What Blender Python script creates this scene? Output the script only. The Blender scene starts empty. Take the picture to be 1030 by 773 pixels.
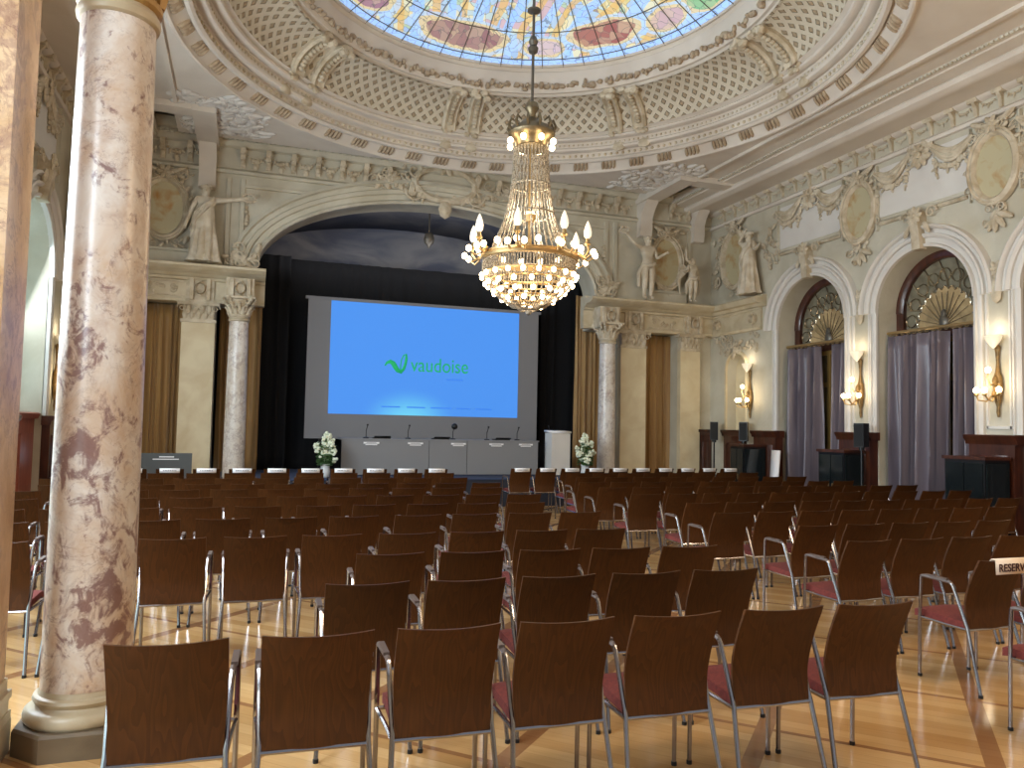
import bpy, bmesh, math, random
from math import sin, cos, pi, radians as RAD, atan2, hypot
from mathutils import Vector, Matrix
random.seed(7)
SC = bpy.context.scene
COL = SC.collection

# ------------------------------------------------------------------ camera, light, exposure
PITCH, YAW, ROLL = RAD(3.15), RAD(19.2), RAD(1.15)
EYE = Vector((0, 0, 1.65))
fw = Vector((sin(YAW)*cos(PITCH), cos(YAW)*cos(PITCH), sin(PITCH)))
r0 = Vector((cos(YAW), -sin(YAW), 0)); u0 = r0.cross(fw)
rt = cos(ROLL)*r0 + sin(ROLL)*u0; up = cos(ROLL)*u0 - sin(ROLL)*r0
cd = bpy.data.cameras.new('camera'); cam = bpy.data.objects.new('camera', cd); COL.objects.link(cam)
m = Matrix((rt, up, -fw)).transposed().to_4x4(); m.translation = EYE; cam.matrix_world = m
cd.sensor_width = 36; cd.lens = 773/1030*36; cd.clip_start = 0.05; cd.clip_end = 200
SC.camera = cam
SC.view_settings.view_transform = 'Standard'; SC.view_settings.look = 'None'
SC.view_settings.gamma = 1; SC.view_settings.use_curve_mapping = False
SC.view_settings.exposure = 0.5
SC.cycles.use_denoising = True
SC.cycles.max_bounces = 7; SC.cycles.diffuse_bounces = 4; SC.cycles.glossy_bounces = 3
SC.cycles.sample_clamp_indirect = 6
WD = bpy.data.worlds.new('world'); SC.world = WD; WD.use_nodes = True
WD.node_tree.nodes['Background'].inputs[0].default_value = (0.86, 0.92, 1.0, 1)
WD.node_tree.nodes['Background'].inputs[1].default_value = 0.32
E_DOME, E_BULB, E_SCREEN = 0.58, 9.0, 0.68
P_CHAND, P_SCONCE = 130.0, 6.0

def area(name, loc, target, sx, sy, power, colr):
    l = bpy.data.lights.new(name, 'AREA'); l.shape = 'RECTANGLE'; l.size = sx; l.size_y = sy
    l.energy = power; l.color = colr
    o = bpy.data.objects.new(name, l); COL.objects.link(o); o.location = loc
    o.rotation_euler = (Vector(target)-Vector(loc)).to_track_quat('-Z', 'Y').to_euler(); return o

# hall dimensions
XR, XL, YB, ZC = 11.0, -3.0, 16.5, 7.25
YF = -6.0
DX, DY = 3.99, 10.78
ARCH_C = (12.9, 10.1, 7.3, 4.5, 1.7)
RA, ZS = 1.0, 3.88
# daylight through the arched windows of the left wall
for i, yc in enumerate(ARCH_C):
    area('window_daylight', (XL-0.42, yc, 3.1 if i == 0 else 2.4), (XL+5, yc, 1.2), 1.8, 2.6 if i == 0 else 4.2, 60 if i == 0 else 400, (0.80, 0.90, 1.0))

def point(name, loc, power, colr, size):
    l = bpy.data.lights.new(name, 'POINT'); l.energy = power; l.color = colr; l.shadow_soft_size = size
    o = bpy.data.objects.new(name, l); COL.objects.link(o); o.location = loc; return o
point('assumed_warm_light', (5.0, 1.6, 4.4), 160, (1, .72, .44), .3)      # unseen warm lamps, assumed at the right and added to light column and floor
point('assumed_warm_light', (8.6, 1.6, 4.4), 150, (1, .76, .5), .3)  # second assumed lamp, likewise out of view
area('added_stage_light', (3.95, 17.5, 5.3), (3.95, 19.6, 6.9), 6.5, .3, 20, (.94, .95, 1.0))   # added light, assumed unseen behind the arch, to brighten the vault

# ------------------------------------------------------------------ materials
def s2l(c):
    return tuple((x/12.92 if x <= .04045 else ((x+.055)/1.055)**2.4) for x in [v/255 for v in c])
def new_mat(name):
    mt = bpy.data.materials.new(name); mt.use_nodes = True
    nt = mt.node_tree; return mt, nt, nt.nodes, nt.links, nt.nodes['Principled BSDF']
def mat(name, c, rough=.6, metal=0, c2=None, scale=3, bump=0, bscale=30, stretch=(1, 1, 1), emit=0, lo=.35, hi=.65, coat=0, sheen=0):
    mt, nt, N, L, B = new_mat(name)
    B.inputs['Base Color'].default_value = (*s2l(c), 1); B.inputs['Roughness'].default_value = rough
    B.inputs['Metallic'].default_value = metal; B.inputs['Coat Weight'].default_value = coat
    if sheen: B.inputs['Sheen Weight'].default_value = sheen
    if emit:
        B.inputs['Emission Color'].default_value = (*s2l(c), 1); B.inputs['Emission Strength'].default_value = emit
    if c2 or bump:
        tc = N.new('ShaderNodeTexCoord'); mp = N.new('ShaderNodeMapping'); mp.inputs['Scale'].default_value = stretch
        L.new(tc.outputs['Object'], mp.inputs[0])
    if c2:
        no = N.new('ShaderNodeTexNoise'); no.inputs['Scale'].default_value = scale; no.inputs['Detail'].default_value = 6
        no.inputs['Distortion'].default_value = .6
        L.new(mp.outputs[0], no.inputs['Vector'])
        rp = N.new('ShaderNodeValToRGB'); rp.color_ramp.elements[0].position = lo; rp.color_ramp.elements[1].position = hi
        rp.color_ramp.elements[0].color = (*s2l(c), 1); rp.color_ramp.elements[1].color = (*s2l(c2), 1)
        L.new(no.outputs[0], rp.inputs[0]); L.new(rp.outputs[0], B.inputs['Base Color'])
        if emit: L.new(rp.outputs[0], B.inputs['Emission Color'])
    if bump:
        nb = N.new('ShaderNodeTexNoise'); nb.inputs['Scale'].default_value = bscale; nb.inputs['Detail'].default_value = 4
        L.new(mp.outputs[0], nb.inputs['Vector'])
        bp = N.new('ShaderNodeBump'); bp.inputs['Strength'].default_value = bump; bp.inputs['Distance'].default_value = .02
        L.new(nb.outputs[0], bp.inputs['Height']); L.new(bp.outputs[0], B.inputs['Normal'])
    return mt
def math_n(N, L, op, a, b=None, c=None):
    n = N.new('ShaderNodeMath'); n.operation = op
    for i, v in enumerate((a, b, c)):
        if v is None: continue
        if isinstance(v, (int, float)): n.inputs[i].default_value = v
        else: L.new(v, n.inputs[i])
    return n.outputs[0]
def mix_n(N, L, f, a, b):
    n = N.new('ShaderNodeMix'); n.data_type = 'RGBA'
    for i, v in ((0, f), (6, a), (7, b)):
        if isinstance(v, (int, float)): n.inputs[i].default_value = v
        elif isinstance(v, tuple): n.inputs[i].default_value = (*s2l(v), 1)
        else: L.new(v, n.inputs[i])
    return n.outputs[2]

M = {}
M['plaster'] = mat('plaster', (201, 195, 177), .75, c2=(183, 175, 154), scale=1.3, bump=.25, bscale=14)
M['relief'] = mat('relief plaster', (210, 198, 175), .7, c2=(176, 160, 133), scale=5, bump=.35, bscale=24)
M['panel'] = mat('painted panel', (218, 214, 206), .65, c2=(208, 202, 194), scale=1)
M['ceil'] = mat('ceiling paint', (216, 207, 194), .8, c2=(203, 192, 178), scale=.8)
M['statue'] = mat('statue plaster', (216, 206, 186), .6, c2=(188, 172, 146), scale=4, bump=.2, bscale=18)
M['stone'] = mat('cream stone', (216, 203, 170), .45, c2=(202, 184, 148), scale=2.2)
M['basestone'] = mat('base stone', (190, 178, 154), .4, c2=(172, 156, 128), scale=4)
M['plinth'] = mat('plinth stone', (120, 104, 82), .5, c2=(98, 84, 66), scale=3)
M['gilt'] = mat('gilded plaster', (186, 150, 92), .5, .2, c2=(146, 112, 66), scale=12)
M['oldgold'] = mat('old gold', (142, 112, 64), .45, .4, c2=(104, 80, 44), scale=20)
M['bronze'] = mat('dark bronze', (128, 114, 88), .4, .7)
M['modillion'] = mat('tan carved leaf', (184, 166, 140), .7, c2=(152, 130, 104), scale=8)
M['ledge'] = mat('ledge stone', (206, 194, 168), .55, c2=(190, 174, 142), scale=3)
M['brass'] = mat('aged brass', (186, 158, 112), .34, .8)
M['chrome'] = mat('chrome tube', (158, 154, 156), .2, 1)
M['red'] = mat('red seat fabric', (112, 44, 36), .95, c2=(94, 36, 30), scale=60)
M['armpad'] = mat('dark arm pad', (88, 74, 68), .45)
M['foot'] = mat('black foot cap', (18, 17, 17), .6)
M['mahog'] = mat('mahogany', (80, 41, 25), .35, c2=(56, 27, 17), scale=4, stretch=(3, 3, .6), coat=.3)
M['mahogl'] = mat('light mahogany', (150, 76, 56), .4, c2=(128, 60, 44), scale=4, stretch=(3, 3, .6))
M['black'] = mat('black lacquer', (12, 12, 13), .4)
M['speaker'] = mat('speaker grille', (9, 9, 10), .7, bump=.3, bscale=200)
M['drape'] = mat('black drape', (9, 9, 13), .95)
M['satin'] = mat('mauve satin', (122, 112, 120), .36, c2=(98, 89, 98), scale=1.5, stretch=(4, 4, .4), sheen=.2)
M['goldcloth'] = mat('gold curtain', (168, 132, 78), .55, c2=(146, 110, 62), scale=2, stretch=(5, 5, .4), sheen=.3)
M['greypanel'] = mat('grey panel', (128, 128, 130), .6)
M['greyboard'] = mat('dark grey board', (78, 80, 80), .6)
M['screencloth'] = mat('grey screen cloth', (128, 128, 132), .8)
M['white'] = mat('white card', (238, 236, 236), .6)
M['cream'] = mat('cream card', (236, 214, 190), .6)
M['ink'] = mat('dark ink', (66, 26, 24), .7)
M['carpet'] = mat('blue lit stage carpet', (52, 66, 96), .95)  # blue light on the stage edge is put into this colour
M['stagegrey'] = mat('dark stage side', (38, 42, 54), .8)
M['leaf'] = mat('green leaves', (78, 112, 58), .6, c2=(50, 84, 40), scale=20)
M['petal'] = mat('white petals', (238, 240, 222), .6, c2=(214, 222, 190), scale=25)
M['vase'] = mat('pale vase', (214, 216, 216), .25)
M['stagevault'] = mat('painted vault', (132, 131, 134), .8, c2=(88, 92, 108), scale=1.0, stretch=(.6, 1, 1.4), lo=.4, hi=.6)
M['medal'] = mat('painted medallion', (188, 178, 144), .55, c2=(172, 126, 66), scale=3.2, lo=.5, hi=.72)
M['bulb'] = mat('lit bulb', (255, 226, 178), .4, emit=E_BULB)
M['flame'] = mat('frosted lamp glass', (250, 236, 214), .35, emit=.5)
M['lampglobe'] = mat('sconce globe', (255, 230, 184), .4, emit=12)
M['bowl'] = mat('frosted bowl', (236, 224, 200), .4, emit=.25)
M['crystal'] = mat('crystal beads', (196, 184, 164), .2, .1, c2=(110, 98, 80), scale=45, lo=.4, hi=.6, bump=.6, bscale=60)
M['window'] = mat('bright window glass', (196, 234, 246), .2, emit=1.2)
M['darkglass'] = mat('dim door glass', (84, 78, 64), .15, c2=(140, 122, 86), scale=1.2)
M['fanglass'] = mat('fanlight glass', (138, 132, 112), .22, c2=(108, 102, 86), scale=4, bump=.5, bscale=9)
M['fanlit'] = mat('lit amber glass', (160, 138, 100), .3, c2=(112, 96, 68), scale=3, emit=.22)
M['lead'] = mat('lead came', (104, 98, 88), .4, .5)
M['silverlead'] = mat('silvered came', (190, 180, 158), .25, .9)
M['goldframe'] = mat('gold painted frame', (150, 118, 66), .4, .3)
M['cabinetglass'] = mat('dark cabinet glass', (24, 30, 32), .1)
M['led'] = mat('blue screen light', (170, 205, 225), .4, emit=.7)

def marble(name, tan, pale, cloud):
    mt, nt, N, L, B = new_mat(name)
    tc = N.new('ShaderNodeTexCoord'); mp = N.new('ShaderNodeMapping'); mp.inputs['Scale'].default_value = (1, 1, .8)
    L.new(tc.outputs['Object'], mp.inputs[0])
    def noise(s, d, dis, off):
        m2 = N.new('ShaderNodeMapping'); m2.inputs['Location'].default_value = (off, off*1.7, off*.6)
        L.new(mp.outputs[0], m2.inputs[0])
        n = N.new('ShaderNodeTexNoise'); n.inputs['Scale'].default_value = s; n.inputs['Detail'].default_value = d
        n.inputs['Distortion'].default_value = dis; n.inputs['Roughness'].default_value = .68
        L.new(m2.outputs[0], n.inputs['Vector']); return n.outputs[0]
    base = N.new('ShaderNodeValToRGB'); e = base.color_ramp.elements
    e[0].position = .38; e[0].color = (*s2l(tan), 1); e[1].position = .58; e[1].color = (*s2l(pale), 1)
    L.new(noise(2.6, 5, .5, 0), base.inputs[0])
    # purple clouds
    cl = math_n(N, L, 'MULTIPLY', noise(2.5, 10, .8, 5), noise(9, 6, 1.2, 9))
    clf = N.new('ShaderNodeMapRange'); clf.inputs[1].default_value = .262; clf.inputs[2].default_value = .325; L.new(cl, clf.inputs[0])
    mot = N.new('ShaderNodeMapRange'); mot.inputs[1].default_value = .5; mot.inputs[2].default_value = .68; L.new(noise(5.5, 9, .8, 44), mot.inputs[0])
    c0 = mix_n(N, L, math_n(N, L, 'MULTIPLY', mot.outputs[0], .45), base.outputs[0], (164, 134, 116))
    c1 = mix_n(N, L, math_n(N, L, 'MULTIPLY', clf.outputs[0], cloud), c0, (116, 80, 78))
    # veins
    for sc, off, wd, col_, st in ((2.4, 13, .014, (104, 66, 62), .75), (4.5, 21, .010, (122, 88, 76), .55), (1.4, 31, .012, (96, 64, 66), .6)):
        v = math_n(N, L, 'ABSOLUTE', math_n(N, L, 'SUBTRACT', noise(sc, 8, 1.1, off), .5))
        r = N.new('ShaderNodeMapRange'); r.inputs[1].default_value = wd; r.inputs[2].default_value = 0.0; L.new(v, r.inputs[0])
        gate = N.new('ShaderNodeMapRange'); gate.inputs[1].default_value = .42; gate.inputs[2].default_value = .6; L.new(noise(1.6, 4, .3, off+3), gate.inputs[0])
        f = math_n(N, L, 'MULTIPLY', math_n(N, L, 'MULTIPLY', r.outputs[0], gate.outputs[0]), st)
        c1 = mix_n(N, L, f, c1, col_)
    L.new(c1, B.inputs['Base Color']); B.inputs['Roughness'].default_value = .3
    return mt
M['marble'] = marble('breccia marble', (194, 170, 148), (214, 206, 198), .85)
M['marblewarm'] = marble('warm veined marble', (176, 140, 98), (202, 172, 138), .45)
M['marblepale'] = marble('pale veined marble', (206, 196, 182), (220, 214, 206), .35)

def wood():
    mt, nt, N, L, B = new_mat('dark walnut shell')
    tc = N.new('ShaderNodeTexCoord'); oi = N.new('ShaderNodeObjectInfo')
    mp = N.new('ShaderNodeMapping'); mp.inputs['Scale'].default_value = (5.5, 1, 1.0); L.new(tc.outputs['Object'], mp.inputs[0])
    cb = N.new('ShaderNodeCombineXYZ'); L.new(math_n(N, L, 'MULTIPLY', oi.outputs['Random'], 40), cb.inputs[1])
    L.new(cb.outputs[0], mp.inputs['Location'])
    no = N.new('ShaderNodeTexNoise'); no.inputs['Scale'].default_value = 1.6; no.inputs['Detail'].default_value = 2
    L.new(mp.outputs[0], no.inputs['Vector'])
    rings = math_n(N, L, 'FRACT', math_n(N, L, 'MULTIPLY', no.outputs[0], 14))
    fine = N.new('ShaderNodeTexNoise'); fine.inputs['Scale'].default_value = 12; fine.inputs['Detail'].default_value = 4
    m3 = N.new('ShaderNodeMapping'); m3.inputs['Scale'].default_value = (12, 1, 1); L.new(tc.outputs['Object'], m3.inputs[0]); L.new(m3.outputs[0], fine.inputs['Vector'])
    f = math_n(N, L, 'ADD', math_n(N, L, 'MULTIPLY', rings, .45), math_n(N, L, 'MULTIPLY', fine.outputs[0], .55))
    c = mix_n(N, L, f, (54, 30, 11), (82, 47, 17))
    hs = N.new('ShaderNodeHueSaturation'); L.new(c, hs.inputs['Color'])
    L.new(math_n(N, L, 'ADD', .88, math_n(N, L, 'MULTIPLY', oi.outputs['Random'], .24)), hs.inputs['Value'])
    L.new(hs.outputs[0], B.inputs['Base Color']); B.inputs['Roughness'].default_value = .5
    B.inputs['Specular IOR Level'].default_value = .2
    return mt
M['wood'] = wood()

def parquet():
    mt, nt, N, L, B = new_mat('honey parquet')
    tc = N.new('ShaderNodeTexCoord'); sx = N.new('ShaderNodeSeparateXYZ'); L.new(tc.outputs['Object'], sx.inputs[0])
    X, Y = sx.outputs[0], sx.outputs[1]
    p = math_n(N, L, 'MULTIPLY', math_n(N, L, 'SUBTRACT', X, Y), .70711); q = math_n(N, L, 'MULTIPLY', math_n(N, L, 'ADD', X, Y), .70711)
    P = 1.1
    pp = math_n(N, L, 'DIVIDE', math_n(N, L, 'SUBTRACT', p, .45), P); qq = math_n(N, L, 'DIVIDE', math_n(N, L, 'SUBTRACT', q, .14), P)
    band1 = math_n(N, L, 'LESS_THAN', math_n(N, L, 'FRACT', pp), .085)
    band2 = math_n(N, L, 'LESS_THAN', math_n(N, L, 'FRACT', qq), .035)
    pl = math_n(N, L, 'MULTIPLY', math_n(N, L, 'FRACT', qq), 11)
    cb = N.new('ShaderNodeCombineXYZ')
    L.new(math_n(N, L, 'FLOOR', pp), cb.inputs[0]); L.new(math_n(N, L, 'FLOOR', math_n(N, L, 'MULTIPLY', qq, 11)), cb.inputs[1])
    wn = N.new('ShaderNodeTexWhiteNoise'); wn.noise_dimensions = '2D'; L.new(cb.outputs[0], wn.inputs['Vector'])
    c = mix_n(N, L, wn.outputs['Value'], (198, 156, 100), (224, 186, 130))
    gr = N.new('ShaderNodeTexNoise'); gr.inputs['Scale'].default_value = 6; gr.inputs['Detail'].default_value = 5
    c3 = N.new('ShaderNodeCombineXYZ'); L.new(math_n(N, L, 'MULTIPLY', p, .6), c3.inputs[0]); L.new(math_n(N, L, 'MULTIPLY', q, 9), c3.inputs[1]); L.new(c3.outputs[0], gr.inputs['Vector'])
    c = mix_n(N, L, math_n(N, L, 'MULTIPLY', gr.outputs[0], .35), c, (140, 90, 46))
    seam = math_n(N, L, 'LESS_THAN', math_n(N, L, 'FRACT', pl), .035)
    c = mix_n(N, L, math_n(N, L, 'MULTIPLY', seam, .3), c, (110, 66, 36))
    c = mix_n(N, L, math_n(N, L, 'MULTIPLY', math_n(N, L, 'MAXIMUM', band1, band2), .7), c, (124, 74, 46))
    L.new(c, B.inputs['Base Color']); B.inputs['Roughness'].default_value = .17; B.inputs['Specular IOR Level'].default_value = .75
    nb = N.new('ShaderNodeTexNoise'); nb.inputs['Scale'].default_value = 2.2; L.new(tc.outputs['Object'], nb.inputs['Vector'])
    bp = N.new('ShaderNodeBump'); bp.inputs['Strength'].default_value = .06; bp.inputs['Distance'].default_value = .02
    L.new(nb.outputs[0], bp.inputs['Height']); L.new(bp.outputs[0], B.inputs['Normal'])
    return mt
M['parquet'] = parquet()

def lattice():
    mt, nt, N, L, B = new_mat('lattice plaster')
    uv = N.new('ShaderNodeUVMap'); s = N.new('ShaderNodeSeparateXYZ'); L.new(uv.outputs[0], s.inputs[0])
    a = math_n(N, L, 'MULTIPLY', s.outputs[0], 120); b = math_n(N, L, 'MULTIPLY', s.outputs[1], 3.5)
    def cell(o):
        return math_n(N, L, 'ABSOLUTE', math_n(N, L, 'SUBTRACT', math_n(N, L, 'FRACT', o), .5))
    d = math_n(N, L, 'MAXIMUM', cell(math_n(N, L, 'ADD', a, b)), cell(math_n(N, L, 'SUBTRACT', a, b)))
    hole = N.new('ShaderNodeMapRange'); hole.inputs[1].default_value = .27; hole.inputs[2].default_value = .2; L.new(d, hole.inputs[0])
    c = mix_n(N, L, hole.outputs[0], (202, 191, 170), (164, 146, 119))
    L.new(c, B.inputs['Base Color']); B.inputs['Roughness'].default_value = .7
    bp = N.new('ShaderNodeBump'); bp.inputs['Distance'].default_value = .05; bp.invert = True
    L.new(hole.outputs[0], bp.inputs['Height']); L.new(bp.outputs[0], B.inputs['Normal'])
    return mt
M['lattice'] = lattice()

def stained():
    mt, nt, N, L, B = new_mat('stained glass')
    uv = N.new('ShaderNodeUVMap'); s = N.new('ShaderNodeSeparateXYZ'); L.new(uv.outputs[0], s.inputs[0])
    deg = math_n(N, L, 'MULTIPLY', s.outputs[0], 360); v = s.outputs[1]
    tc = N.new('ShaderNodeTexCoord')
    nz = N.new('ShaderNodeTexNoise'); nz.inputs['Scale'].default_value = 1.3; nz.inputs['Detail'].default_value = 3; L.new(tc.outputs['Object'], nz.inputs['Vector'])
    vm = N.new('ShaderNodeVectorMath'); vm.operation = 'MULTIPLY_ADD'; L.new(nz.outputs['Color'], vm.inputs[0]); vm.inputs[1].default_value = (.9, .9, .9); L.new(tc.outputs['Object'], vm.inputs[2])
    vo = N.new('ShaderNodeTexVoronoi'); vo.inputs['Scale'].default_value = 6.0; L.new(vm.outputs[0], vo.inputs['Vector'])
    sep = N.new('ShaderNodeSeparateColor'); L.new(vo.outputs['Color'], sep.inputs[0])
    rp = N.new('ShaderNodeValToRGB'); rp.color_ramp.interpolation = 'CONSTANT'
    pal = [(0, (164, 188, 212)), (.18, (204, 204, 182)), (.36, (200, 186, 138)), (.48, (178, 196, 200)), (.6, (190, 168, 178)), (.72, (168, 188, 168)), (.82, (152, 180, 216)), (.92, (208, 200, 164))]
    e = rp.color_ramp.elements
    while len(e) < len(pal): e.new(.5)
    for el, (ps, c) in zip(e, pal): el.position = ps; el.color = (*s2l(c), 1)
    L.new(sep.outputs[0], rp.inputs[0])
    # flowing ribbons
    wv = N.new('ShaderNodeTexWave'); wv.inputs['Scale'].default_value = .5; wv.inputs['Distortion'].default_value = 9; wv.inputs['Detail'].default_value = 2; wv.inputs['Detail Scale'].default_value = .7
    L.new(tc.outputs['Object'], wv.inputs['Vector'])
    rb = math_n(N, L, 'GREATER_THAN', wv.outputs['Fac'], .78); c = mix_n(N, L, math_n(N, L, 'MULTIPLY', rb, .8), rp.outputs[0], (150, 192, 244))
    rb2 = math_n(N, L, 'LESS_THAN', wv.outputs['Fac'], .12); c = mix_n(N, L, math_n(N, L, 'MULTIPLY', rb2, .8), c, (204, 172, 110))
    nf = N.new('ShaderNodeTexNoise'); nf.inputs['Scale'].default_value = 2.4; nf.inputs['Detail'].default_value = 4; L.new(tc.outputs['Object'], nf.inputs['Vector'])
    wob = math_n(N, L, 'MULTIPLY', math_n(N, L, 'SUBTRACT', nf.outputs[0], .5), 1.8)
    for a0, da, v0, dv, cc in ((44, 11, .85, .062, (146, 86, 88)), (95, 14, .865, .066, (136, 98, 108)), (134, 9, .87, .062, (138, 92, 128)), (3, 9, .885, .06, (104, 172, 132)), (21, 6, .88, .05, (180, 156, 168)), (66, 6, .89, .045, (186, 170, 196)), (-45, 12, .86, .06, (146, 86, 88)), (180, 12, .86, .06, (140, 96, 112)), (-90, 12, .86, .06, (136, 98, 108))):
        d1 = math_n(N, L, 'POWER', math_n(N, L, 'DIVIDE', math_n(N, L, 'SUBTRACT', deg, a0), da), 2)
        d2 = math_n(N, L, 'POWER', math_n(N, L, 'DIVIDE', math_n(N, L, 'SUBTRACT', v, v0), dv), 2)
        d = math_n(N, L, 'ADD', math_n(N, L, 'ADD', d1, d2), wob)
        for lim, amt, col_ in ((2.3, .7, (168, 198, 232)), (1.55, .75, (208, 184, 120))):
            c = mix_n(N, L, math_n(N, L, 'MULTIPLY', math_n(N, L, 'LESS_THAN', d, lim), amt), c, col_)
        c = mix_n(N, L, math_n(N, L, 'MULTIPLY', math_n(N, L, 'LESS_THAN', d, 1), math_n(N, L, 'ADD', .5, math_n(N, L, 'MULTIPLY', sep.outputs[1], .45))), c, cc)
    border = math_n(N, L, 'GREATER_THAN', v, .955); c = mix_n(N, L, border, c, (158, 194, 244))
    ed = N.new('ShaderNodeTexVoronoi'); ed.feature = 'DISTANCE_TO_EDGE'; ed.inputs['Scale'].default_value = 6.0; L.new(vm.outputs[0], ed.inputs['Vector'])
    ln = math_n(N, L, 'LESS_THAN', ed.outputs['Distance'], .028); c = mix_n(N, L, math_n(N, L, 'MULTIPLY', ln, .55), c, (84, 92, 96))
    L.new(c, B.inputs['Base Color']); L.new(c, B.inputs['Emission Color']); B.inputs['Emission Strength'].default_value = E_DOME
    B.inputs['Roughness'].default_value = .25
    return mt
M['stained'] = stained()

def screenmat():
    mt, nt, N, L, B = new_mat('projected slide')
    uv = N.new('ShaderNodeTexCoord'); s = N.new('ShaderNodeSeparateXYZ'); L.new(uv.outputs['Object'], s.inputs[0])
    dx = math_n(N, L, 'DIVIDE', math_n(N, L, 'SUBTRACT', s.outputs[0], 3.55), 1.15); dz = math_n(N, L, 'DIVIDE', math_n(N, L, 'SUBTRACT', s.outputs[2], 1.75), .75)
    d = math_n(N, L, 'SQRT', math_n(N, L, 'ADD', math_n(N, L, 'POWER', dx, 2), math_n(N, L, 'POWER', dz, 2)))
    g = N.new('ShaderNodeMapRange'); g.interpolation_type = 'SMOOTHSTEP'; g.inputs[1].default_value = 1.0; g.inputs[2].default_value = .0; L.new(d, g.inputs[0])
    c = mix_n(N, L, g.outputs[0], (72, 146, 240), (112, 214, 246))
    L.new(c, B.inputs['Emission Color']); B.inputs['Emission Strength'].default_value = E_SCREEN
    B.inputs['Base Color'].default_value = (.02, .04, .08, 1); B.inputs['Roughness'].default_value = .8
    return mt
M['slide'] = screenmat()
M['logogreen'] = mat('slide green', (28, 160, 96), .8, emit=.45)
M['slideink'] = mat('slide dark blue', (56, 118, 208), .8, emit=.55)

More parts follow.
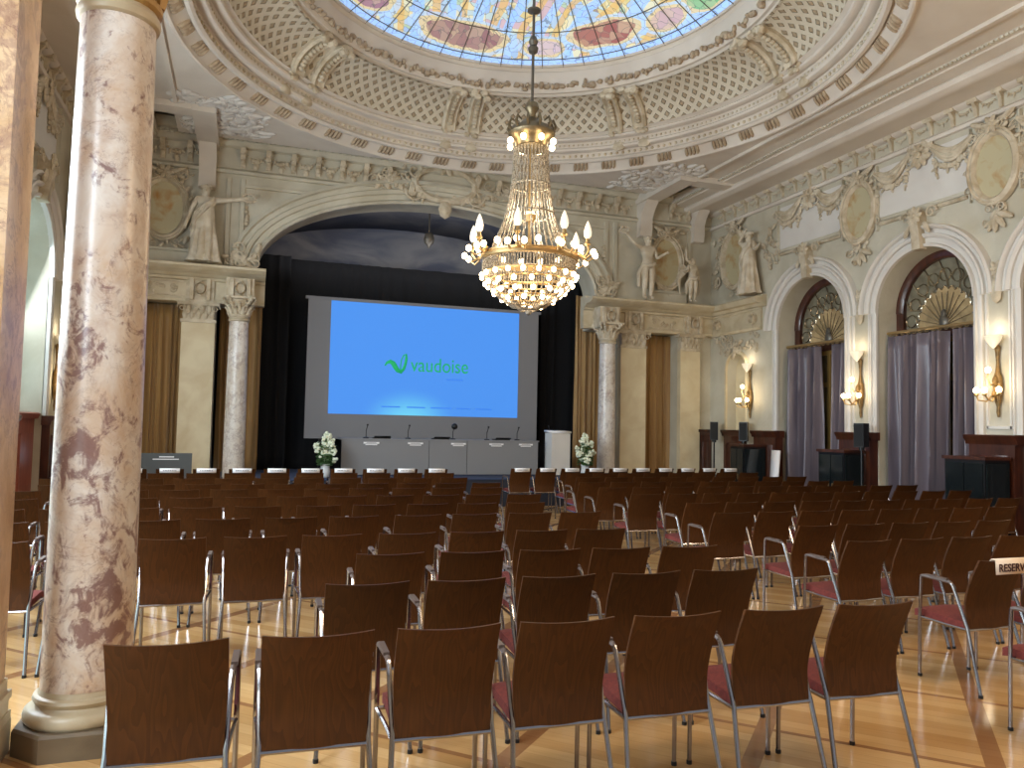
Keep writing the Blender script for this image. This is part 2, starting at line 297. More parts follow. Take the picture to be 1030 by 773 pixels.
# ------------------------------------------------------------------ mesh helpers
class MB:
    def __init__(self, T=None): self.v = []; self.f = []; self.T = T; self.uv = None
    def add(self, vs, fs):
        b = len(self.v); T = self.T
        self.v += [tuple(T(*p)) if T else tuple(p) for p in vs]; self.f += [tuple(b+i for i in f) for f in fs]
    def box(self, a0, a1, b0, b1, c0, c1):
        vs = [(x, y, z) for x in (a0, a1) for y in (b0, b1) for z in (c0, c1)]
        self.add(vs, [(0, 1, 3, 2), (4, 6, 7, 5), (0, 4, 5, 1), (2, 3, 7, 6), (0, 2, 6, 4), (1, 5, 7, 3)]); return self
    def grid(self, rows, closed=False, cap=False):
        n = len(rows[0]); vs = [p for r in rows for p in r]; fs = []
        for i in range(len(rows)-1):
            for j in range(n if closed else n-1):
                k = (j+1) % n; fs.append((i*n+j, i*n+k, (i+1)*n+k, (i+1)*n+j))
        if cap: fs += [tuple(range(n)), tuple((len(rows)-1)*n+j for j in range(n))]
        self.add(vs, fs); return self
    def tube(self, path, r, n=8, closed=False):
        P = [Vector(p) for p in path]; rows = []
        rr = r if isinstance(r, (list, tuple)) else [r]*len(P); prev = None
        for i, p in enumerate(P):
            if closed: t = P[(i+1) % len(P)]-P[i-1]
            else: t = P[min(i+1, len(P)-1)]-P[max(i-1, 0)]
            t.normalize()
            if prev is None: a = t.orthogonal().normalized()
            else:
                a = prev-t*prev.dot(t); a = a.normalized() if a.length > 1e-6 else t.orthogonal().normalized()
            prev = a; b = t.cross(a)
            rows.append([p+(a*cos(2*pi*j/n)+b*sin(2*pi*j/n))*rr[i] for j in range(n)])
        if closed: rows.append(rows[0])
        return self.grid(rows, True, not closed)
    def lathe(self, prof, c=(0, 0, 0), n=32, a0=0, a1=2*pi, sx=1, sy=1, cap=True):
        full = abs(a1-a0-2*pi) < 1e-6
        rows = [[(c[0]+r*sx*cos(a0+(a1-a0)*j/n), c[1]+r*sy*sin(a0+(a1-a0)*j/n), c[2]+z) for j in range(n if full else n+1)] for r, z in prof]
        return self.grid(rows, full, cap and full)
    def blob(self, c, r, n=8, k=5, rot=0):
        rows = []
        for i in range(k+1):
            t = -pi/2+pi*i/k
            rows.append([(c[0]+r[0]*cos(t)*cos(2*pi*j/n)*cos(rot)-r[1]*sin(t)*sin(rot), c[1]+r[0]*cos(t)*cos(2*pi*j/n)*sin(rot)+r[1]*sin(t)*cos(rot), c[2]+r[2]*cos(t)*sin(2*pi*j/n)) for j in range(n)])
        return self.grid(rows, True)
    # mouldings in (u, v, w)
    def hm(self, u0, u1, prof):   # profile of (v, w) run along u
        return self.grid([[(u, v, w) for v, w in prof] for u in (u0, u1)], True, True)
    def vm(self, v0, v1, prof):   # profile of (u, w) run along v
        return self.grid([[(u, v, w) for u, w in prof] for v in (v0, v1)], True, True)
    def arch(self, uc, vc, ru, rv, prof, a0=0, a1=pi, n=40):   # profile of (dr, w)
        rows = []
        for i in range(n+1):
            a = a0+(a1-a0)*i/n
            rows.append([(uc+(ru+d)*cos(a), vc+(rv+d)*sin(a), w) for d, w in prof])
        return self.grid(rows, True, abs(a1-a0-2*pi) > 1e-6)
    # ornaments in (u, v, w)
    def scroll(self, u, v, w, s, du=1, dv=1, turns=1.4, th=.16):
        pts = []; rr = []
        for i in range(16):
            t = i/15; a = turns*2*pi*t; r = s*(1-.85*t)
            pts.append((u+du*(r*cos(a)), v+dv*(r*sin(a)), w+.02*t)); rr.append(s*th*(1-.45*t))
        return self.tube(pts, rr, 5)
    def leaf(self, u, v, w, l, ang, wd=.4):
        return self.blob((u+l*.5*cos(ang), v+l*.5*sin(ang), w), (l*wd*.5, l*.5, l*.16), 6, 4, ang-pi/2)
    def rosette(self, u, v, w, s, k=6):
        for i in range(k): self.leaf(u, v, w, s, 2*pi*i/k, .55)
        return self.blob((u, v, w+s*.1), (s*.28, s*.28, s*.22), 6, 4)
    def garland(self, u0, v0, u1, v1, sag, w, s, n=11):
        for i in range(n+1):
            t = i/n; u = u0+(u1-u0)*t; v = v0+(v1-v0)*t-sag*4*t*(1-t); k = s*(.7+.6*sin(pi*t))
            self.blob((u+random.uniform(-.2, .2)*s, v+random.uniform(-.2, .2)*s, w+k*.3), (k*random.uniform(.7, 1), k*random.uniform(.7, 1), k*.7), 6, 4)
            if i % 2: self.leaf(u, v, w+.01, k*2.2, random.uniform(-2.6, -.5))
        return self
    def foliage(self, u0, u1, v0, v1, w, s, n):
        for _ in range(n):
            u = random.uniform(u0, u1); v = random.uniform(v0, v1)
            if random.random() < .45: self.scroll(u, v, w, s*random.uniform(.6, 1), random.choice((-1, 1)), random.choice((-1, 1)))
            else: self.leaf(u, v, w, s*random.uniform(1, 1.9), random.uniform(0, 6.28), .5)
        return self
    def cartouche(self, u, v, w, a, b):
        self.arch(u, v, a, b, [(0, w), (.0, w+.05), (a*.1, w+.09), (a*.22, w+.05), (a*.24, w)], 0, 2*pi, 24)
        for sx in (-1, 1):
            self.scroll(u+sx*a*1.15, v+b*.75, w+.05, a*.4, sx, 1); self.scroll(u+sx*a*1.1, v-b*.75, w+.05, a*.36, sx, -1)
            self.leaf(u+sx*a*1.2, v, w+.04, a*.6, pi/2 if sx > 0 else -pi/2)
        self.rosette(u, v+b*1.35, w+.07, a*.4); self.leaf(u, v-b*1.15, w+.05, a*.7, -pi/2, .7)
        return self

def obj(name, mb, mt, parent=None, smooth=40, world=True, solid=0, recalc=True, uv=None):
    me = bpy.data.meshes.new(name); me.from_pydata(mb.v, [], mb.f); me.validate()
    if recalc:
        bm = bmesh.new(); bm.from_mesh(me); bmesh.ops.remove_doubles(bm, verts=bm.verts, dist=1e-5) if uv is None else None
        bmesh.ops.recalc_face_normals(bm, faces=bm.faces); bm.to_mesh(me); bm.free()
    me.materials.append(M[mt] if isinstance(mt, str) else mt)
    if uv is not None:
        l = me.uv_layers.new(name='UVMap')
        for lp in me.loops: l.data[lp.index].uv = uv[lp.vertex_index]
    if smooth:
        me.polygons.foreach_set('use_smooth', [True]*len(me.polygons)); me.set_sharp_from_angle(angle=RAD(smooth))
    o = bpy.data.objects.new(name, me); COL.objects.link(o)
    if parent is not None:
        o.parent = parent
        if world: o.matrix_parent_inverse = Matrix.Translation(-parent_loc(parent))
    if solid:
        s = o.modifiers.new('thickness', 'SOLIDIFY'); s.thickness = solid; s.offset = 0
    return o
def parent_loc(p):
    v = Vector((0, 0, 0))
    while p is not None and p.type == 'EMPTY': v = v+p.location; p = p.parent
    return v
def tag(o, label, cat, group=None, kind=None):
    o['label'] = label
    if cat: o['category'] = cat
    if group: o['group'] = group
    if kind: o['kind'] = kind
    return o
def thing(name, label, cat, loc=(0, 0, 0), rz=0, group=None, kind=None):
    o = bpy.data.objects.new(name, None); COL.objects.link(o); o.location = loc; o.rotation_euler = (0, 0, rz); o.empty_display_size = .1
    return tag(o, label, cat, group, kind)
def struct(name, mb, mt, label=None, cat=None, **k):
    o = obj(name, mb, mt, **k); o['kind'] = 'structure'
    if label: o['label'] = label
    if cat: o['category'] = cat
    return o
def copy_tree(o, parent=None, first=True):
    c = o.copy(); COL.objects.link(c); c.parent = parent
    for ch in o.children: copy_tree(ch, c, False)
    return c
FR = lambda u, v, w: (XR-w, u, v)      # right wall: u = Y, v = Z, w into the hall
FL = lambda u, v, w: (XL+w, u, v)
FB = lambda u, v, w: (u, YB-w, v)

# ------------------------------------------------------------------ floor
struct('floor', MB().box(XL-.6, XR+.7, YF, YB+.2, -.1, 0), 'parquet', 'honey coloured glossy parquet floor with dark diagonal bands', 'floor')

# ------------------------------------------------------------------ arched side walls
def arched_wall(T, openings, u_end, depth, zt):
    mb = MB(T)
    cuts = {YF, u_end}
    for uc, R, zs, zb in openings:
        for i in range(33): cuts.add(uc-R*cos(pi*i/32))
    us = sorted(cuts)
    def top(u, o): return o[2]+math.sqrt(max(0, o[1]**2-(u-o[0])**2))
    for a, b in zip(us, us[1:]):
        mid = (a+b)/2; op = next((o for o in openings if abs(mid-o[0]) < o[1]), None)
        if op is None: mb.add([(a, 0, 0), (b, 0, 0), (b, zt, 0), (a, zt, 0)], [(0, 1, 2, 3)])
        else:
            mb.add([(a, top(a, op), 0), (b, top(b, op), 0), (b, zt, 0), (a, zt, 0)], [(0, 1, 2, 3)])
            if op[3] > 0: mb.add([(a, 0, 0), (b, 0, 0), (b, op[3], 0), (a, op[3], 0)], [(0, 1, 2, 3)])
    for uc, R, zs, zb in openings:
        pts = [(uc-R, zb), (uc-R, zs)]+[(uc-R*cos(pi*i/32), zs+R*sin(pi*i/32)) for i in range(1, 32)]+[(uc+R, zs), (uc+R, zb)]
        if zb > 0: pts.append((uc-R, zb))
        mb.grid([[(p[0], p[1], 0) for p in pts], [(p[0], p[1], -depth) for p in pts]])
    return mb
OPEN = [(c, RA, ZS, 0) for c in ARCH_C]
NICHE = (15.4, .38, 3.1, 1.66)
wr = struct('wall_right', arched_wall(FR, OPEN+[NICHE], YB, .55, 7.7), 'plaster', 'cream plaster wall with tall round arches to the right', 'wall', recalc=False)
wl = struct('wall_left', arched_wall(FL, OPEN, YB, .45, 7.7), 'plaster', 'cream plaster wall with tall bright arched windows', 'wall', recalc=False)
nb = MB(FR); nb.vm(1.66, 3.6, [(14.95, -.27), (15.85, -.27), (15.85, -.25), (14.95, -.25)]); obj('niche_back', nb, 'stone', wr)

ARCHPROF = [(0, -.01), (0, .07), (.05, .09), (.06, .03), (.15, .04), (.155, .08), (.2, .115), (.225, .1), (.23, .045), (.3, .05), (.305, .1), (.34, .14), (.375, .11), (.38, .05), (.39, -.01)]
JAMB = [(0, -.01), (0, .05), (.05, .07), (.06, .03), (.11, .03), (.12, .06), (.155, .05), (.16, -.01)]
def side_dress(T, wall, side):
    for c in ARCH_C:
        mb = MB(T); mb.arch(c, ZS, RA, RA, ARCHPROF, n=48)
        for s in (-1, 1): mb.vm(1.6, ZS, [(c+s*(RA+d), w) for d, w in JAMB])
        obj('archivolt', mb, 'panel', wall)
        kb = MB(T)   # carved keystone with shell and side scrolls
        kb.hm(c-.085, c+.085, [(4.84, 0), (4.84, .16), (5.1, .18), (5.3, .22), (5.4, .18), (5.5, .1), (5.5, 0)])
        kb.rosette(c, 5.42, .2, .17, 8)
        for s in (-1, 1):
            kb.scroll(c+s*.26, 5.44, .1, .12, s, 1); kb.leaf(c+s*.14, 5.3, .14, .26, -pi/2+s*.5, .4)
            kb.hm(min(c+s*.3, c+s*.92), max(c+s*.3, c+s*.92), [(5.49, 0), (5.49, .05), (5.52, .07), (5.55, .05), (5.55, 0)]); kb.scroll(c+s*.95, 5.58, .06, .085, s, 1)
        obj('keystone', kb, 'relief', wall)
        # upper framed field with ribbon cartouche and swags
        fb = MB(T)
        fb.rosette(c, 6.5, .06, .24, 9); fb.foliage(c-.22, c+.22, 6.4, 6.66, .06, .13, 12); fb.rosette(c, 6.58, .12, .13)
        for s in (-1, 1):
            for q in range(4):
                pts = [(c+s*(.2+.82*t), 6.64-.05*q*sin(pi*t)-.2*sin(pi*t*.9)-.06*t-.012*q, .04+.015*(q % 2)) for t in [i/10 for i in range(11)]]
                fb.tube(pts, [.03+.012*sin(pi*i/10) for i in range(11)], 6)
            fb.garland(c+s*.26, 6.34, c+s*1.0, 6.34, .2, .03, .05, 13)
            fb.scroll(c+s*1.03, 6.4, .06, .1, s, 1)
            fb.garland(c+s*.28, 6.4, c+s*.34, 6.0, 0, .02, .04, 6)
        obj('garland_relief', fb, 'relief', wall)
        pp = MB(T); pp.grid([[(u, v, w) for u, v in ((c-.94, 5.64), (c+.94, 5.64), (c+.94, 6.56), (c-.94, 6.56))] for w in (0, .012)], True, True); obj('wall_panel', pp, 'panel', wall)
        pb = MB(T)
        for s in (-1, 1): pb.vm(5.4, 6.62, [(c+s*.97-.012, 0), (c+s*.97-.012, .07), (c+s*.97+.012, .07), (c+s*.97+.012, 0)])
        for u in (c-.98, c+.98): pb.vm(5.45, 6.5, [(u-.04, 0), (u-.03, .04), (u+.03, .04), (u+.04, 0)])
        for s in (-1, 1): pb.hm(c+s*.3, c+s*.98, [(5.56, 0), (5.57, .035), (5.61, .035), (5.62, 0)])
        obj('panel_moulding', pb, 'plaster', wall)
    for c in [a+1.4 for a in ARCH_C[1:]]+[ARCH_C[-1]-1.4]:
        mb = MB(T)    # pier face: sunk panel above the wood
        mb.vm(1.75, 3.9, [(c-.22, 0), (c-.21, .03), (c-.18, .03), (c-.17, 0)]); mb.vm(1.75, 3.9, [(c+.17, 0), (c+.18, .03), (c+.21, .03), (c+.22, 0)])
        mb.hm(c-.22, c+.22, [(1.75, 0), (1.76, .03), (1.8, .03), (1.81, 0)])
        obj('pier_panel', mb, 'panel', wall)
        mb = MB(T)
        mb.rosette(c, 4.25, .06, .14); mb.garland(c, 4.2, c, 3.75, 0, .04, .05, 6); mb.leaf(c, 4.1, .05, .4, -pi/2, .5)
        mb.foliage(c-.3, c+.3, 4.9, 5.2, .03, .1, 7)
        for i in range(5): mb.leaf(c, 5.15-.03*i, .05, .34-.03*i, -pi/2+(i-2)*.55, .35)
        mb.foliage(c-.32, c+.32, 6.42, 6.6, .04, .1, 7)
        obj('foliage_relief', mb, 'relief', wall)
    # entablature
    mb = MB(T)
    mb.hm(YF, YB, [(6.66, 0), (6.67, .06), (6.72, .08), (6.76, .05), (6.78, 0)])
    mb.hm(YF, YB, [(7.0, 0), (7.02, .1), (7.06, .14), (7.07, .5), (7.045, .6), (7.05, .7), (7.09, .78), (7.15, .8), (7.19, .78), (7.2, 1.06), (7.22, 1.08), (7.22, 1.16), (7.25, 1.2), (7.4, 1.2), (7.4, 0)])
    obj('cornice', mb, 'ceil', wall)
    mb = MB(T); u = YF+.2
    while u < YB-.2:
        mb.box(u, u+.04, 7.205, 7.24, 1.16, 1.2); u += .075
    obj('dentil_row', mb, 'plaster', wall)
    mb = MB(T); u = 3.0
    while u < YB-.6:   # consoles with swags between
        mb.hm(u-.03, u+.03, [(6.78, 0), (6.78, .03), (6.84, .05), (6.92, .05), (7.0, .11), (7.06, .15), (7.06, 0)]); mb.hm(u-.09, u+.09, [(7.0, 0), (7.0, .12), (7.04, .14), (7.06, .14), (7.06, 0)]); mb.garland(u+.07, 6.98, u+.36, 6.98, .07, .01, .025, 6)
        u += .43
    obj('frieze', mb, 'relief', wall)
side_dress(FR, wr, 1); side_dress(FL, wl, -1)
# impost ledge and carving on the right wall beside the back corner
mb = MB(FR)
mb.hm(14.3, YB, [(4.46, 0), (4.47, .12), (4.53, .16), (4.54, .28), (4.6, .32), (4.65, .33), (4.67, .31), (4.67, .14), (4.73, .12), (4.73, 0)])
mb.hm(14.45, YB, [(3.95, 0), (3.96, .06), (4.02, .08), (4.03, .05), (4.4, .05), (4.42, .08), (4.46, .08), (4.46, 0)])
obj('impost_ledge', mb, 'ledge', wr)
mb = MB(FR); mb.arch(15.4, 3.1, .38, .38, [(0, -.01), (0, .05), (.04, .06), (.07, .03), (.08, -.01)], n=28)
for s in (-1, 1): mb.vm(1.66, 3.1, [(15.4+s*.38, 0), (15.4+s*.38, .05), (15.4+s*.45, .04), (15.4+s*.46, 0)])
obj('niche_surround', mb, 'stone', wr)
mb = MB(FR); mb.foliage(14.95, 15.85, 3.5, 3.92, .04, .14, 16); mb.rosette(15.4, 3.62, .06, .16)
for u in (14.7, 16.1): mb.cartouche(u, 4.22, .05, .1, .09); mb.foliage(u-.15, u+.15, 3.5, 3.95, .05, .1, 9)
mb.foliage(15.85, 16.3, 5.2, 6.4, .06, .16, 20); mb.foliage(14.0, 14.3, 5.3, 6.5, .04, .13, 16); mb.foliage(15.2, 15.7, 6.4, 6.65, .06, .12, 8)
obj('corner_relief', mb, 'relief', wr)

# fanlight windows and curtained doors (right), bright windows (left)
def fanlight(i, c):
    w0 = -.55
    t = thing('window_%d' % i, 'arched window with a shell shaped amber fanlight over grey curtains, %s' % ('nearest the stage' if i == 1 else 'second from the stage' if i == 2 else 'number %d from the stage' % i), 'window', (XR+.55, c, 0)); t['kind'] = 'structure'
    mb = MB(FR); mb.arch(c, ZS, RA, RA, [(-.14, w0), (-.14, w0+.1), (-.1, w0+.13), (.02, w0+.13), (.02, w0)], n=40)
    for s in (-1, 1): mb.vm(0, ZS, [(c+s*(RA-.14), w0), (c+s*(RA-.14), w0+.1), (c+s*(RA+.02), w0+.12), (c+s*(RA+.02), w0)])
    mb.box(c-RA, c+RA, 3.36, 3.48, w0, w0+.1); obj('frame', mb, 'mahog', t)
    mb = MB(FR); n = 32
    mb.add([(c, 3.45, w0+.02)]+[(c-RA, 3.45, w0+.02)]+[(c-RA*cos(pi*k/n), ZS+RA*sin(pi*k/n), w0+.02) for k in range(n+1)]+[(c+RA, 3.45, w0+.02)], [(0, k, k+1) for k in range(1, n+3)])
    obj('pane', mb, 'fanglass', t)
    # lit shell: lobes round a centre at the rod
    cv = 3.56; lob = 13; rr = .6; mb = MB(FR); pts = []
    for k in range(lob*6+1):
        a = pi*k/(lob*6); r = rr*(.92+.08*abs(sin(a*lob)))*(1 if True else 0); pts.append((c-r*cos(a), cv+r*1.16*sin(a), w0+.045))
    mb.add([(c, cv-.1, w0+.045)]+pts, [(0, k, k+1) for k in range(1, len(pts))]); obj('shell_pane', mb, 'fanlit', t)
    mb = MB(FR)
    for k in range(lob+1):
        a = pi*k/lob; mb.tube([(c-.08*cos(a), cv+.08*sin(a), w0+.07), (c-rr*.86*cos(a), cv+rr*.86*1.16*sin(a), w0+.06)], .009, 5)
    mb.tube(pts, .014, 5)
    for k in range(1, 8):
        a = pi*k/8; R2 = .97; mb.tube([(c-rr*cos(a-.1), cv+rr*1.16*sin(a-.1), w0+.05), (c-.8*cos(a), cv+.92*sin(a), w0+.05), (c-.86*cos(a+.14), ZS+.86*sin(a+.14), w0+.05)], .012, 5)
    for k in range(9):
        a = pi*(k+.5)/9; mb.arch(c-.74*cos(a), cv+.9*sin(a), .1, .1, [(0, w0+.04), (.012, w0+.06), (.024, w0+.04)], 0, 2*pi, 12)
    obj('tracery', mb, 'silverlead', t)
    mb = MB(FR); mb.lathe([(0, 0)]) if False else None
    mb.blob((c, 3.62, w0+.09), (.1, .14, .05)); mb.blob((c, 3.76, w0+.09), (.06, .09, .04)); mb.hm(c-.14, c+.14, [(3.48, w0+.04), (3.48, w0+.1), (3.54, w0+.1), (3.54, w0+.04)])
    obj('urn_ornament', mb, 'lead', t)
    # door leaves under the fanlight
    mb = MB(FR)
    for u in (c-.84, c-.34, c-.04, c+.76): mb.box(u, u+.09, 0, 3.36, w0+.01, w0+.07)
    for v in (0, 1.0, 2.6, 3.27): mb.box(c-.84, c+.85, v, v+.1, w0+.01, w0+.065)
    obj('door_frame', mb, 'goldframe', t)
    mb = MB(FR); mb.box(c-.84, c+.84, .02, 3.36, w0-.0, w0+.02); obj('door_glass', mb, 'darkglass', t)
for i, c in enumerate(ARCH_C): fanlight(i+1, c)
for i, c in enumerate(ARCH_C):
    w0 = -.45
    t = thing('window_%d' % (i+6), 'tall bright arched window of the far left wall, bay %d from the stage' % (i+1), 'window', (XL-.45, c, 0)); t['kind'] = 'structure'
    mb = MB(FL); n = 32
    mb.add([(c, 1.7, w0)]+[(c-RA, 1.7, w0)]+[(c-RA*cos(pi*k/n), ZS+RA*sin(pi*k/n), w0) for k in range(n+1)]+[(c+RA, 1.7, w0)], [(0, k, k+1) for k in range(1, n+3)])
    obj('pane', mb, 'window', t)
    mb = MB(FL); mb.arch(c, ZS, RA, RA, [(-.06, w0), (-.06, w0+.06), (.02, w0+.06), (.02, w0)], n=32)
    for s in (-1, 1): mb.vm(1.7, ZS, [(c+s*(RA-.06), w0), (c+s*(RA-.06), w0+.06), (c+s*(RA+.02), w0+.06), (c+s*(RA+.02), w0)])
    mb.box(c-.025, c+.025, 1.7, ZS+RA, w0, w0+.05); mb.box(c-RA, c+RA, ZS-.03, ZS+.03, w0, w0+.05); obj('frame', mb, 'panel', t)
    if i > 0:  # unseen windows: panes assumed down to the floor, added for light
        mb = MB(FL); mb.box(c-RA, c+RA, .08, 1.72, w0-.01, w0); obj('lower_pane', mb, 'window', t); continue
    mb = MB(FL); mb.box(c-RA, c+RA, 0, 1.62, -.45, -.1); mb.hm(c-RA-.02, c+RA+.02, [(1.62, -.45), (1.62, -.05), (1.7, -.02), (1.72, -.05), (1.72, -.45)])
    for s in (-.5, .5): mb.vm(.25, 1.4, [(c+s-.38, -.1), (c+s-.36, -.07), (c+s+.36, -.07), (c+s+.38, -.1)])
    obj('sill', mb, 'mahogl', t)

# mahogany wainscot on the piers
def wainscot(k, T, u0, u1, pr, label, zt=1.66):
    mb = MB(T); mb.box(u0, u1, 0, zt-.12, 0.002, pr)
    mb.box(u0-.03, u1+.03, 0, .16, 0.002, pr+.03)
    prof = [(zt-.14, 0.002), (zt-.14, pr+.01), (zt-.08, pr+.03), (zt-.05, pr+.06), (zt, pr+.07), (zt+.01, pr+.05), (zt+.01, 0.002)]
    mb.hm(u0-.05, u1+.05, prof)
    mb.vm(.3, zt-.3, [(u0+.1, pr), (u0+.13, pr+.025), (u1-.13, pr+.025), (u1-.1, pr)])
    o = struct('trim_%d' % k, mb, 'mahog', label, 'wainscot'); return o
wainscot(1, FR, 13.75, 14.5, .2, 'mahogany wainscot block beside the arch nearest the stage')
wainscot(2, FR, 11.12, 11.88, .2, 'mahogany wainscot block below the wall light between the two curtained arches')
wainscot(3, FR, 8.32, 9.08, .2, 'mahogany wainscot block below the wall light nearest the camera')
wainscot(4, FR, 5.52, 6.28, .2, 'mahogany wainscot block of the pier past the edge')
wainscot(5, FR, 15.0, 15.78, .1, 'narrow mahogany wainscot panel under the wall niche')
wainscot(6, FB, 10.62, 10.97, .1, 'narrow mahogany wainscot panel in the back corner beside the pilaster')
for k, c in enumerate([14.3, 11.5, 8.7, 5.9]): wainscot(7+k, FL, c-.4, c+.4, .12, 'red brown wainscot on the left wall pier %d from the stage' % (k+1))

# curtains
def drape_mb(T, u0, u1, v0, v1, w, folds, amp, topscale=1, n_v=14, hem=.0, seed=1):
    rnd = random.Random(seed); ph = [rnd.uniform(0, 6.28) for _ in range(6)]; nu = int(folds*10)
    rows = []
    for j in range(n_v+1):
        t = j/n_v; v = v0+(v1-v0)*t; row = []
        for i in range(nu+1):
            s = i/nu; uu = u0+(u1-u0)*s
            k = 1+.35*sin(2*pi*s*1.7+ph[0])
            a = folds*2*pi*(s+.04*sin(2*pi*s*2.3+ph[1])+.02*sin(2.2*t+ph[2]+5*s))
            ww = w+amp*k*(.55+.45*(1-t))*sin(a)+amp*.3*sin(a*.5+ph[3]+t*2)
            row.append((uu+.012*sin(a*1.0+1.2), v+(hem*sin(a*.5+ph[4]) if j == 0 else 0), ww))
        rows.append(row)
    return MB(T).grid(rows)
def curtain(name, T, u0, u1, v0, v1, w, folds, amp, mt, label, group=None, seed=1, hem=.03):
    o = obj(name, drape_mb(T, u0, u1, v0, v1, w, folds, amp, seed=seed, hem=hem), mt, smooth=75, solid=.008)
    return tag(o, label, 'curtain', group)
CW = -.22
for i, c in enumerate(ARCH_C[:3]):
    nm = ('nearest the stage', 'second from the stage', 'third from the stage')[i]
    t = thing('curtain_rod', 'brass curtain rod across the arch %s' % nm, 'curtain rod', (XR-CW, c, 3.5), group='rods above the grey curtains')
    mb = MB(FR); mb.tube([(c-.985, 3.5, CW), (c+.985, 3.5, CW)], .03, 10); obj('rod', mb, 'brass', t)
    for k in range(15): obj('ring', MB(FR).arch(c-.92+k*.132, 3.48, .035, .035, [(-.006, CW-.006), (-.006, CW+.006), (.006, CW+.006), (.006, CW-.006)], 0, 2*pi, 12), 'brass', t)
    ga, gb = ((-.3, -.04), (-.37, -.23), (-.3, -.1))[i]
    curtain('window_curtain', FR, c-.96, c+ga, .08, 3.43, CW, 5, .12, 'satin', 'narrower mauve grey satin curtain of the arch %s' % nm, 'grey satin curtains', 10+i)
    curtain('window_curtain', FR, c+gb, c+.97, .08, 3.43, CW, 8, .13, 'satin', 'wider mauve grey satin curtain of the arch %s' % nm, 'grey satin curtains', 20+i)

# ------------------------------------------------------------------ back wall with the stage arch
AU, AA, AV, AB = 3.95, 3.8, 4.78, 1.72
mb = MB(FB)
us = sorted(set([XL, -2.0, -1.2, -.6, AU-AA, AU+AA, 8.4, 9.12, 10.05, XR]+[AU-AA*cos(pi*i/48) for i in range(49)]))
ztop = lambda u: AV+AB*math.sqrt(max(0, 1-((u-AU)/AA)**2))
for a, b in zip(us, us[1:]):
    md = (a+b)/2
    if abs(md-AU) < AA: za, zb_ = ztop(a), ztop(b)
    elif -2 < md < -1.2 or 9.12 < md < 10.05 or -.6 < md < AU-AA or AU+AA < md < 8.4: za = zb_ = 4.0
    else: za = zb_ = 0
    mb.add([(a, za, 0), (b, zb_, 0), (b, 7.7, 0), (a, 7.7, 0)], [(0, 1, 2, 3)])
pts = [(AU-AA*cos(pi*i/48), ztop(AU-AA*cos(pi*i/48))) for i in range(49)]
mb.grid([[(u, v, 0) for u, v in pts], [(u, v, -.6) for u, v in pts]])
for a, b in ((-.6, AU-AA), (AU+AA, 8.4), (-2, -1.2), (9.12, 10.05)):
    mb.add([(a, 4, 0), (b, 4, 0), (b, 4, -.6), (a, 4, -.6)], [(0, 1, 2, 3)])
for u, v0, v1 in ((-2, 0, 4), (-1.2, 0, 4), (-.6, 0, 4), (8.4, 0, 4), (9.12, 0, 4), (10.05, 0, 4), (AU-AA, 4, AV), (AU+AA, 4, AV)):
    mb.add([(u, v0, 0), (u, v1, 0), (u, v1, -.6), (u, v0, -.6)], [(0, 1, 2, 3)])
wb = struct('wall_back', mb, 'plaster', 'ornate cream plaster wall with the wide stage arch', 'wall', recalc=False)
wbt = thing('trim_12', 'carved plaster entablature, arch mouldings and cartouche of the back wall', 'plasterwork', (0, YB, 0), kind='structure')
mb = MB(FB)
mb.arch(AU, AV, AA, AB, [(0, -.02), (0, .06), (.05, .09), (.08, .07), (.1, .03), (.2, .04), (.22, .09), (.3, .11), (.33, .06), (.42, .06), (.45, .12), (.52, .1), (.54, -.02)], n=72)
obj('archivolt', mb, 'plaster', wbt)
mb = MB(FB)
for i in range(4, 61):
    a = pi*i/64; mb.leaf(AU-(AA+.06)*cos(a), AV+(AB+.06)*sin(a), .05, .13, pi-a+pi/2, .6)
obj('leaf_moulding', mb, 'relief', wbt)
mb = MB(FB)
mb.cartouche(AU+.1, 6.98, .08, .62, .3); mb.foliage(AU-1.5, AU-.7, 6.8, 7.1, .08, .16, 18); mb.foliage(AU+.9, AU+1.7, 6.8, 7.1, .08, .16, 18)
for s in (-1, 1): mb.garland(AU+.1+s*.2, 6.72, AU+.1+s*1.2, 6.9, .12, .08, .07, 10)
obj('cartouche', mb, 'relief', wbt)
